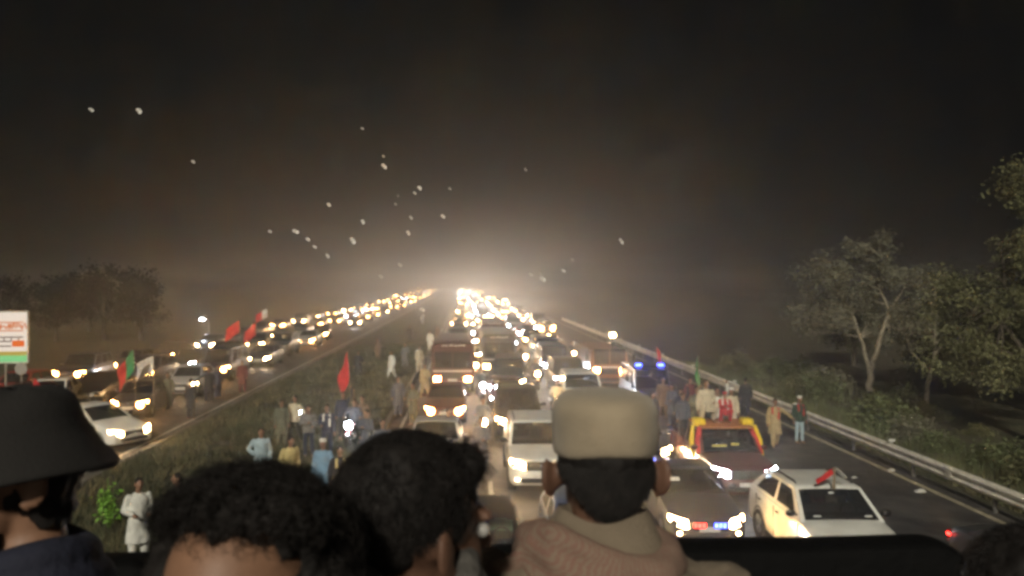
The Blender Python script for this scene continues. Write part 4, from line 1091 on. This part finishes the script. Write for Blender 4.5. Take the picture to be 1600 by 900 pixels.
g = MB(); g.tube([(-.9, 0, .0), (-.9, 0, zbot + .1)], .05, 8); g.build('post', galv_d, r); g = MB(); g.tube([(-2.7, 0, .0), (-2.7, 0, zbot + .1)], .05, 8); g.build('post', galv_d, r)
g = MB()
for (c, d3) in (((-Wd / 2, 0, ztop + .03), (Wd + .1, .16, .06)), ((-Wd / 2, 0, zbot - .03), (Wd + .1, .16, .06)), ((.03, 0, (ztop + zbot) / 2), (.06, .16, ztop - zbot)), ((-Wd - .03, 0, (ztop + zbot) / 2), (.06, .16, ztop - zbot))): g.box(c, d3)
g.build('frame', galv, r)
# round pale board below the hoarding
p = at(33, 576, 36); g = MB(); g.lathe([(.01, -.02), (.28, -.02), (.29, 0), (.28, .02), (.01, .02)], 'Y', 8, caps=True); g.tube([(0, .03, -.2), (0, .03, -p.z)], .03, 6)
o = g.build('round_road_sign', mat('pale_sign_back', (.36, .34, .30), .7)); o.location = p; tag(o, 'pale round road sign just under the lit hoarding', 'sign')
# street lamp over the far carriageway
p = at(318, 499, 75); r = empty('street_lamp', (p.x, p.y, 0)); tag(r, 'single cold white lamp on a post beyond the far carriageway', 'lamp')
g = MB(); g.tube([(.5, 0, 0), (.5, 0, p.z - .4), (.35, 0, p.z - .03), (0, 0, p.z + .03)], [.07, .05, .04, .035], 8); g.build('post', galv_d, r)
g = MB(); g.ell((-.1, -.05, p.z), (.22, .12, .07)); g.build('lamp_head', L_COOL, r); spot(r, (-.1, -.15, p.z - .1), LAMP_W * .7, C_COOL, 160, (0, -1, -.5))
# lamps held up by vehicles on the far carriageway: a string of decoration lamps on the green bus roof
# litter on the shoulder
pap = mat('litter_paper', (.6, .58, .52), .8)
for i, (px, py, lab) in enumerate([(1437, 768, 'white paper scrap on the shoulder beside the white crossover'), (1392, 735, 'small pale scrap on the shoulder further back'), (1334, 746, 'tiny pale scrap near the crossover roof flag')]):
    x, d = gp(px, py, .02); g = MB()
    vs = [(-.12, -.08, .0), (.10, -.1, .02), (.13, .07, .05), (-.08, .1, .01), (0, 0, .07)]; g.add(vs, [(0, 1, 4), (1, 2, 4), (2, 3, 4), (3, 0, 4)]); o = g.build('paper_scrap', pap, None, 0); o.location = (x, d, .006); o.scale = [1.3 - .3 * i] * 3; tag(o, lab, 'litter')

# ------------------------------------------------------------------ truck platform, parapet and the men standing on it
DECK = 4.08
tr = empty('convoy_truck', (0, -2.2, 0)); tag(tr, 'black truck platform the foreground men stand on', 'truck')
tm = mat('truck_black_panel', (.010, .010, .010), .6, var=.3, scale=3)
g = MB(); g.box((0, 0, DECK - .06), (2.6, 8.6, .12), ch=.02); g.build('deck', mat('deck_board', (.05, .045, .04), .8), tr)
g = MB(); g.box((0, 0, 2.6), (2.5, 8.4, 2.8), ch=.04); g.build('container', tm, tr)
g = MB(); g.box((0, 0, 1.0), (1.0, 8.4, .3)); g.build('chassis', black_pl, tr)
wt_ = wheel_mesh(.5)
for sx in (-1, 1):
    for y in (3.2, 1.9, -3.0):
        o = obj('wheel', wt_[0], tr, (sx * 1.05, y, .5), 0 if sx > 0 else math.pi); obj('rim', wt_[1], o)
# parapet: rounded black board
pa = empty('parapet', (0, 2.0, DECK)); tag(pa, 'black padded parapet board across the front of the platform', 'barrier')
zt = 6 - (852 - HY) / F * 2.0 - DECK
out = []; x0, x1, rad = -1.25, 1.185, .10
for k in range(9):
    a = k / 8 * math.pi / 2; out.append((x1 - rad + rad * math.sin(a), zt - rad + rad * math.cos(a)))
out = [(x0, zt)] + out + [(x1 + .01, .02), (x0, .02)]
g = MB(); rings = []
for (y, k) in ((-.055, .985), (-.045, .995), (-.02, 1), (.02, 1), (.045, .995), (.055, .985)):
    cx, cz = (x0 + x1) / 2, zt / 2
    rings.append([Vector((cx + (x - cx) * (1 - (1 - k) * .3), y, cz + (z - cz) * k + (x - .3) * .026 + .008 * math.sin(x * 5) * .4)) for x, z in [(lerp(out[0][0], out[1][0], t / 20), zt) for t in range(20)] + out[1:]])
g.loft(rings); bo = g.build('board', mat('black_vinyl', (.004, .004, .004), .6, bump=.2, bscale=30, spec=.15), pa, 40)
for x in (-1.1, 0, 1.05):
    g = MB(); g.tube([(x, -.09, 0), (x, -.09, zt - .1)], .025, 8); g.build('post', black_pl, pa)

def strands(mb, rng, n, c, r, zlo, length, rad, curl, dirf, side=lambda p: True, seg=6):
    c = Vector(c); k = 0; tries = 0
    while k < n and tries < n * 20:
        tries += 1
        v = Vector((rng.gauss(0, 1), rng.gauss(0, 1), rng.gauss(0, 1))).normalized()
        p = c + Vector((v.x * r[0], v.y * r[1], v.z * r[2]))
        if p.z < zlo(v) or not side(v): continue
        k += 1; L = length * rng.uniform(.6, 1.3); dr = dirf(v, rng); pts = []; ph = rng.uniform(0, 6.28); fr = rng.uniform(.8, 1.3)
        e1 = dr.orthogonal().normalized(); e2 = dr.cross(e1)
        for i in range(seg):
            t = i / (seg - 1)
            pts.append(p + dr * L * t + (e1 * math.cos(ph + t * 9 * fr) + e2 * math.sin(ph + t * 9 * fr)) * curl * (.3 + t) - Vector((0, 0, L * .25 * t * t)))
        mb.tube(pts, [rad * (1 - .75 * i / (seg - 1)) for i in range(seg)], 3)

def big_man(px, py_top, d, rz, label, top_off, shirt, skin=skin_m, lean=0.0, turn=0.0, shoulder=.215, collar=True, seed=0, hunch=0.0):
    """full figure; the skull top sits top_off below frame point (px, py_top) at distance d. Head turned by rz, torso by rz+turn"""
    p = at(px, py_top, d); hc = p.z - top_off - .122 - DECK           # head centre above the deck
    r = empty('person', (p.x, d, DECK), rz); tag(r, label, 'person')
    C = Vector((0, 0, hc)); Tm = Matrix.Rotation(turn, 3, 'Z')
    def T(x, y, z): return Tm @ Vector((x, y, 0)) + Vector((0, 0, hc + z + hunch))
    b = MB()
    b.ell(C + Vector((0, .012, .03)), (.077, .098, .092), n=24, m=16); b.ell(C + Vector((0, -.035, -.045)), (.060, .062, .080), n=18, m=12); b.ell(C + Vector((0, -.055, -.098)), (.036, .035, .026))
    b.ell(C + Vector((0, -.088, .012)), (.052, .018, .014)); b.capsule(C + Vector((0, -.098, .0)), C + Vector((0, -.116, -.036)), .009, .014, 8)
    b.ell(C + Vector((0, -.092, -.068)), (.024, .012, .011), n=10, m=8)
    for sx in (-1, 1):
        ro = Matrix.Rotation(-sx * R(30), 3, 'Z') @ Matrix.Rotation(R(-12), 3, 'X')
        e = C + Vector((sx * .086, .012, -.008))
        b.ell(e + Vector((sx * .010, .010, 0)), (.008, .023, .035), n=12, m=10, rot=ro); b.ell(e + Vector((sx * .004, -.002, -.026)), (.009, .012, .013), n=8, m=6); b.ell(e + Vector((-sx * .006, 0, 0)), (.014, .014, .022), n=8, m=6)
    b.tube([C + Vector((0, .018, -.03)), C + Vector((0, .03, -.10)), T(0, .045, -.17), T(0, .045, -.24)], [.055, .056, .062, .075], 16)
    sw = shoulder
    b.tube([T(0, .04, -.78), T(0, .03, -.6), T(0, .02, -.40), T(0, .04, -.27), T(0, .045, -.22)], [.15, .14, .165, .15, .08], 16, squash=(1.08, .72))
    c = MB(); t = MB()
    rings = []; N = 28
    for (z, rx, ry, oy) in ((-.165, .068, .070, .042), (-.185, .085, .078, .045), (-.205, .125, .086, .046), (-.235, .19, .098, .045), (-.27, sw, .108, .04), (-.34, sw + .005, .122, .03), (-.45, .205, .13, .025), (-.6, .185, .125, .025), (-.78, .19, .135, .03), (-.92, .21, .145, .03)):
        ring = []
        for j in range(N):
            a = 2 * math.pi * j / N; cs, sn = math.cos(a), math.sin(a); pw = .8
            ring.append(T(rx * math.copysign(abs(cs) ** pw, cs), oy + ry * math.copysign(abs(sn) ** pw, sn), z))
        rings.append(ring)
    c.loft(rings)
    for sx in (-1, 1):
        S, E, Wp = T(sx * (sw - .02), .03, -.285), T(sx * (sw + .05), .05, -.56), T(sx * (sw - .02), -.14, -.74)
        b.capsule(S, E, .05, .042); b.capsule(E, Wp, .04, .03); dr = (Wp - E).normalized()
        b.ell(Wp + dr * .06, (.04, .03, .045), n=10, m=8)
        for q in range(4): b.capsule(Wp + dr * .06 + Tm @ Vector(((q - 1.5) * .018, 0, 0)), Wp + dr * (.15 - .008 * abs(q - 1.4)) + Tm @ Vector(((q - 1.5) * .019, -.01, -.02)), .010, .008, 7)
        b.capsule(Wp + dr * .03 + Tm @ Vector((-sx * .03, 0, 0)), Wp + dr * .08 + Tm @ Vector((-sx * .06, -.02, 0)), .012, .009, 7)
        c.capsule(S, E, .075, .062, 14); c.capsule(E, E.lerp(Wp, .95), .06, .048, 14)
        hp = T(sx * .09, .03, -.78); K = T(sx * .11, .0, -hc * .5 + .02 - .5 + .3); K.z = hp.z * .52; A = Vector((hp.x, hp.y, .09))
        b.capsule(hp, K, .085, .06); b.capsule(K, A, .055, .04); b.capsule(A + Tm @ Vector((0, .05, -.045)), A + Tm @ Vector((0, -.16, -.05)), .042, .034)
        t.capsule(hp, K, .10, .085); t.capsule(K, A, .082, .06)
    t.ell(T(0, .03, -.78), (.18, .13, .12))
    bm_ = remesh(b, .0062, 4, .5); bm_.materials.append(skin); bo_ = obj('body', bm_, r)
    cm = displaced(remesh(c, .009, 4, .5), .014, 11, seed); displaced(cm, .006, 38, seed + 2); displaced(cm, .003, 110, seed + 5); cm.materials.append(shirt); obj('shirt', cm, r)
    tmh = remesh(t, .02, 3); tmh.materials.append(CLOTH['dark']); obj('trousers', tmh, r)
    if collar:
        k = MB(); rings = []
        for (z, rr_, o) in ((-.19, .082, .046), (-.155, .076, .046), (-.135, .073, .046), (-.140, .080, .048), (-.178, .094, .048)):
            rings.append([T(rr_ * math.cos(a), o + rr_ * math.sin(a) * .98, z - .03 * (math.sin(a) < 0) * -math.sin(a)) for a in [2 * math.pi * j / 28 for j in range(28)]])
        k.loft(rings, caps=False); k.build('collar', shirt, r, 60)
    for sx in (-1, 1):
        k = MB(); k.ell(C + Vector((sx * .032, -.085, -.008)), (.014, .012, .011), n=12, m=8); k.build('eye', mat('eye_white', (.5, .48, .45), .2), bo_, 60)
    return r, C, T

# --- man in brown cap
shirt_tan = mat('tan_shirt', (.215, .17, .12), .95, var=.16, scale=14, bump=.5, bscale=260)
r, C, T = big_man(942, 607, 1.42, math.pi, 'man in a tan round cap seen from behind, ears standing out', .016, shirt_tan, skin_d, turn=R(-10), seed=1, hunch=.072, collar=False)
cap_cloth = mat('tan_cap_felt', (.37, .30, .21), .95, var=.12, scale=14, bump=.3, bscale=320, sheen=.2)
g = MB(); rings = []
for (z, k, o) in ((.030, .90, 0), (.033, .945, 0), (.038, .97, 0), (.046, .988, 0), (.056, .996, 0), (.066, 1.0, 0), (.076, 1.003, 0), (.086, 1.004, 0), (.096, 1.0, 0), (.105, .99, 0), (.112, .97, 0), (.118, .94, 0), (.123, .90, 0), (.128, .83, 0), (.132, .73, 0), (.135, .58, 0), (.1365, .4, 0), (.137, .2, 0), (.137, .06, 0)):
    ring = []
    for j in range(48):
        a = 2 * math.pi * j / 48
        lift = (.012 * max(0, math.sin(a)) ** 3) if z < .06 else 0
        nk = 1 + .022 * noise.noise(Vector((2.2 * math.cos(a), 2.2 * math.sin(a), z * 22))) + .010 * noise.noise(Vector((6 * math.cos(a), 6 * math.sin(a), z * 60)))
        ring.append(C + Vector((.0885 * k * nk * math.cos(a), .012 + .110 * k * nk * math.sin(a), z + lift + .002 * noise.noise(Vector((5 * math.cos(a) * k, 5 * math.sin(a) * k, 3))))))
    rings.append(ring)
g.loft(rings, caps=True); cpo = g.build('cap', cap_cloth, r, 60)
rng = random.Random(2); g = MB()
g.ell(C + Vector((0, .021, .030)), (.0800, .0945, .060), n=28, m=18); g.ell(C + Vector((0, .046, -.030)), (.046, .052, .030), n=20, m=12)
hm = displaced(remesh(g, .007, 2), .004, 70, 3); hm.materials.append(hair_m); hb = obj('hair', hm, r)
g = MB()
strands(g, rng, 5200, C + Vector((0, .024, .004)), (.079, .091, .078), lambda v: C.z - .054 + .075 * v.x * v.x + noise.noise(v * 6) * .012, .011, .0008, .001, lambda v, q: (v * .35 + Vector((q.uniform(-.3, .3), .1, -1))).normalized(), lambda v: v.y > -.1 and v.z < .35, 3)
g.build('short_strands', hair_m, hb, 0)
# shirt collar and a rolled scarf, dusty pink with cream checks, its end over the left shoulder
m = bpy.data.materials.new('pink_checked_scarf'); m.use_nodes = True; nt = m.node_tree; pb = nt.nodes['Principled BSDF']; pb.inputs['Roughness'].default_value = .95
tc = nt.nodes.new('ShaderNodeTexCoord'); ck = nt.nodes.new('ShaderNodeTexWave'); ck.inputs['Scale'].default_value = 75; ck.inputs['Distortion'].default_value = 5.0; ck.inputs['Detail'].default_value = 2; ck.inputs['Detail Scale'].default_value = 3
ck.bands_direction = 'DIAGONAL'
rp = nt.nodes.new('ShaderNodeValToRGB'); rp.color_ramp.elements[0].position = .35; rp.color_ramp.elements[1].position = .65
rp.color_ramp.elements[0].color = (.21, .115, .088, 1); rp.color_ramp.elements[1].color = (.225, .165, .12, 1)
nt.links.new(tc.outputs['Object'], ck.inputs['Vector']); nt.links.new(ck.outputs['Fac'], rp.inputs['Fac']); nt.links.new(rp.outputs['Color'], pb.inputs['Base Color'])
g = MB(); rings = []
for (z, rx, oy) in ((-.215, .100, .047), (-.165, .078, .044), (-.135, .071, .040), (-.128, .073, .040), (-.136, .079, .043), (-.178, .098, .048), (-.205, .112, .050)):
    rings.append([T(rx * math.cos(a) * (1 + .02 * math.sin(5 * a)), oy + rx * .97 * math.sin(a), z + .006 * math.sin(3 * a)) for a in [2 * math.pi * j / 40 for j in range(40)]])
g.loft(rings, caps=False); g.build('collar', shirt_tan, r, 80)
g = MB()
for (rad_, z0, rr_, ph) in ((.098, -.165, .022, 0), (.112, -.185, .025, 1.3), (.124, -.205, .022, 2.1)):
    g.tube([T((rad_ + .006 * math.sin(3 * a + ph)) * math.cos(a), .047 + rad_ * .93 * math.sin(a), z0 + .016 * math.sin(a * 2 + ph) - .02 * max(0, -math.sin(a)) + .006 * math.cos(a) - .012) for a in [2 * math.pi * j / 40 for j in range(41)]], [rr_ * (1 + .10 * math.sin(j * .5 + ph)) for j in range(41)], 10)
for (o1, w1) in ((0, .018), (.025, .017)): g.tube([T(.09 + o1, .10, -.19), T(.14 + o1, .085, -.225), T(.185 + o1, .03, -.262), T(.20 + o1, -.05, -.33), T(.17 + o1, -.10, -.5)], [w1, w1 * 1.2, w1, w1, w1], 10, squash=(1, .6))
sm = displaced(remesh(g, .005, 14), .003, 30, 5); sm.materials.append(m); obj('scarf', sm, r)

# --- man looking to the right, wavy hair
jk = mat('plum_jacket', (.045, .028, .036), .85, var=.2, scale=8, bump=.3, bscale=60)
r, C, T = big_man(652, 648, 1.13, R(128), 'man with wavy dark hair turned to look right, beside the capped man', .034, jk, skin_d, turn=R(40), seed=4, hunch=.05)
g = MB(); rng = random.Random(3)
g.ell(C + Vector((0, .020, .044)), (.084, .102, .092), n=28, m=18); g.ell(C + Vector((0, .050, .0)), (.066, .060, .05), n=20, m=12); g.ell(C + Vector((0, -.066, .080)), (.056, .034, .030), n=16, m=10)
hm = displaced(remesh(g, .007, 2), .006, 30, 8); displaced(hm, .004, 90, 1); hm.materials.append(hair_m); hb = obj('hair', hm, r)
g = MB(); strands(g, rng, 5200, C + Vector((0, .020, .042)), (.083, .100, .090), lambda v: C.z + .012 - .05 * max(0, v.y) + noise.noise(v * 5) * .015, .010, .0007, .003, lambda v, q: (v * .8 + Vector((q.gauss(0, .35), q.gauss(0, .35), -.35))).normalized(), lambda v: not (v.y < -.55 and v.z < .45), 5)
strands(g, rng, 300, C + Vector((0, -.064, .083)), (.056, .036, .030), lambda v: C.z + .03, .018, .0008, .004, lambda v, q: (v * .7 + Vector((q.gauss(0, .3), -.5, q.gauss(0, .3)))).normalized(), seg=5)
g.build('wavy_strands', hair_m, hb, 0)
scf = mat('grey_neck_scarf', (.10, .092, .082), .95, var=.3, scale=12, bump=.5, bscale=50)
g = MB()
for (rad_, z0, rr_, ph) in ((.078, -.105, .026, .4), (.088, -.145, .032, 1.5), (.10, -.185, .032, 2.6)):
    g.tube([T((rad_ + .006 * math.sin(3 * a + ph)) * math.cos(a), .04 + rad_ * math.sin(a), z0 + .014 * math.sin(2 * a + ph)) for a in [2 * math.pi * j / 36 for j in range(37)]], rr_, 10)
sm = displaced(remesh(g, .007, 3), .006, 45, 2); sm.materials.append(scf); obj('scarf', sm, r)
g = MB(); g.tube([T(-.10, .10, -.195), T(-.16, .06, -.235), T(-.20, -.02, -.28), T(-.2, -.09, -.36)], .006, 6); g.build('pale_piping', mat('pale_piping', (.45, .40, .38), .7), r)

# --- curly haired man facing the camera
dk = mat('charcoal_shirt', (.02, .019, .02), .9, var=.2, bump=.3)
r, C, T = big_man(372, 778, .88, R(-12), 'man with a mop of black curls, only hair and forehead in view', .0, dk, skin_m, seed=7)
g = MB(); rng = random.Random(5)
g.ell(C + Vector((0, .045, .066)), (.094, .092, .072), n=28, m=18)
for sx in (-1, 1): g.ell(C + Vector((sx * .074, .03, .02)), (.032, .055, .060), n=14, m=10)
g.ell(C + Vector((.03, -.035, .118)), (.06, .035, .022), n=14, m=10)
hm = displaced(remesh(g, .006, 1), .020, 32, 4); displaced(hm, .012, 80, 1); hm.materials.append(hair_m); hb = obj('hair', hm, r)
g = MB(); strands(g, rng, 4600, C + Vector((0, .028, .058)), (.096, .098, .078), lambda v: C.z - .03 if v.y > -.15 else C.z + .108, .028, .0010, .008, lambda v, q: (v + Vector((q.gauss(0, .45), q.gauss(0, .45), q.gauss(0, .35)))).normalized(), lambda v: True, 8)
strands(g, rng, 500, C + Vector((.02, -.04, .118)), (.085, .03, .022), lambda v: C.z + .105, .022, .0010, .006, lambda v, q: (v * .7 + Vector((q.gauss(0, .5), -.4, q.gauss(0, .3)))).normalized(), seg=8)
g.build('curls', hair_m, hb, 0)

# --- man in bucket hat at the left edge
nv = mat('navy_jacket', (.012, .014, .030), .85, var=.25, scale=8, bump=.3, bscale=60)
r, C, T = big_man(14, 608, 1.38, R(-52), 'man in a dark brimmed hat at the left edge, face turned left', .018, nv, skin_m, turn=R(-40), seed=9)
hat_m = mat('dark_hat_cloth', (.015, .0135, .0125), .95, var=.15, scale=10, bump=.2, bscale=160)
g = MB(); rings = []
for (k, z) in ((1.58, .008), (1.60, .014), (1.55, .020), (1.32, .044), (1.14, .064), (1.02, .080), (.95, .10), (.86, .122), (.70, .136), (.4, .142), (.1, .142)):
    rings.append([C + Vector((.092 * k * math.cos(a), .010 + .106 * k * math.sin(a) * (1 if k < 1.2 else .95), z + (.006 * math.sin(a * 3 + 1) if k > 1.3 else .002 * math.sin(a * 5)))) for a in [2 * math.pi * j / 48 for j in range(48)]])
g.loft(rings, caps=False)
for z0 in (): pass
ho = g.build('hat', hat_m, r, 60); so = ho.modifiers.new('t', 'SOLIDIFY'); so.thickness = .003
g = MB(); g.ell(C + Vector((0, .03, -.0)), (.082, .088, .075), n=24, m=14); g.ell(C + Vector((0, .05, -.06)), (.065, .055, .05), n=16, m=10)
hm = displaced(remesh(g, .008, 2), .01, 50, 6); hm.materials.append(hair_m); obj('hair', hm, r)
g = MB(); g.ell(C + Vector((0, -.05, -.085)), (.062, .055, .05), n=20, m=12); hm = displaced(remesh(g, .007, 2), .006, 70, 6); hm.materials.append(hair_m); obj('beard', hm, r)
g = MB()
for (rad_, z0, rr_) in ((.080, -.13, .030), (.095, -.175, .036)): g.tube([T(rad_ * math.cos(a), .04 + rad_ * math.sin(a), z0 + .012 * math.sin(2 * a)) for a in [2 * math.pi * j / 30 for j in range(31)]], rr_, 10)
sm = remesh(g, .008, 3); sm.materials.append(nv); obj('hood', sm, r)

# --- dark head at the lower right corner
r, C, T = big_man(1602, 818, 1.3, R(170), 'black haired head cut off by the lower right corner', .014, dk, skin_d, seed=11)
g = MB(); rng = random.Random(8); g.ell(C + Vector((0, .016, .035)), (.090, .108, .098), n=26, m=16); g.ell(C + Vector((0, .05, -.05)), (.066, .058, .06), n=18, m=10)
hm = displaced(remesh(g, .008, 2), .01, 50, 2); hm.materials.append(hair_m); hb = obj('hair', hm, r)
g = MB(); strands(g, rng, 3000, C + Vector((0, .016, .035)), (.088, .106, .096), lambda v: C.z - .03, .014, .0008, .002, lambda v, q: (v * .6 + Vector((q.gauss(0, .3), .2, -.4))).normalized(), seg=4); g.build('short_strands', hair_m, hb, 0)

# ------------------------------------------------------------------ moths drifting in the light
wing_m = mat('moth_wing', (.88, .86, .80), .7); moth_b = mat('moth_body', (.35, .3, .22), .8)
g = MB(); g.ell((0, 0, 0), (.0035, .013, .0035), n=8, m=6); mb_me = g.mesh('body', moth_b, 60)
wing = []
for sx in (-1, 1):
    g = MB(); g.add([(0, -.008, .001), (sx * .016, -.014, .007), (sx * .022, -.004, .009), (sx * .014, .006, .005), (sx * .011, .014, .003), (0, .008, .001)], [(0, 1, 2, 3), (0, 3, 4, 5)]); wing.append(g.mesh('wing', wing_m, 0))
MO = [(143, 172), (218, 174), (302, 253), (566, 201), (599, 244), (600, 260), (821, 265), (656, 294), (703, 295), (648, 302), (622, 306), (618, 319), (514, 320), (642, 340), (692, 338),
      (567, 347), (638, 364), (422, 362), (462, 362), (481, 374), (492, 386), (552, 377), (512, 400), (625, 414), (595, 432), (970, 377), (894, 406), (880, 423), (829, 429), (844, 428), (848, 436), (660, 484), (416, 262), (330, 385)]
rng = random.Random(31)
for i, (px, py) in enumerate(MO[:32]):
    d = rng.uniform(4.2, 7.5) * (1.0 if i not in (4, 9, 10, 11) else 1.7)
    m = empty('moth', at(px, py, d)); m.rotation_euler = (rng.uniform(.95, 1.4), rng.uniform(.3, 1.1), rng.uniform(-.3, .3)); m.scale = [rng.uniform(.6, 1.0)] * 3
    obj('body', mb_me, m); obj('wing', wing[0], m); obj('wing', wing[1], m)
    tag(m, 'pale moth flying in the glow above the convoy', 'moth', 'pale moths in the night air')

# ------------------------------------------------------------------ the dusty night air
g = MB(); ZT = 13.5
g.box((0, 1500, (ZT - 1.4) / 2), (3200, 3220, ZT + 1.4)); hz = g.build('haze', [], None, 0)
hm = bpy.data.materials.new('dusty_air'); hm.use_nodes = True; n = hm.node_tree.nodes; n.clear()
v = n.new('ShaderNodeVolumePrincipled'); v.inputs['Color'].default_value = (.95, .93, .90, 1); v.inputs['Density'].default_value = HAZE_DENSITY; v.inputs['Anisotropy'].default_value = HAZE_G
o = n.new('ShaderNodeOutputMaterial'); hm.node_tree.links.new(v.outputs[0], o.inputs['Volume'])
hz.data.materials.append(hm); tag(hz, 'thin dusty night haze over the whole motorway', 'haze', kind='stuff')

bpy.data.scenes.remove(TMP)
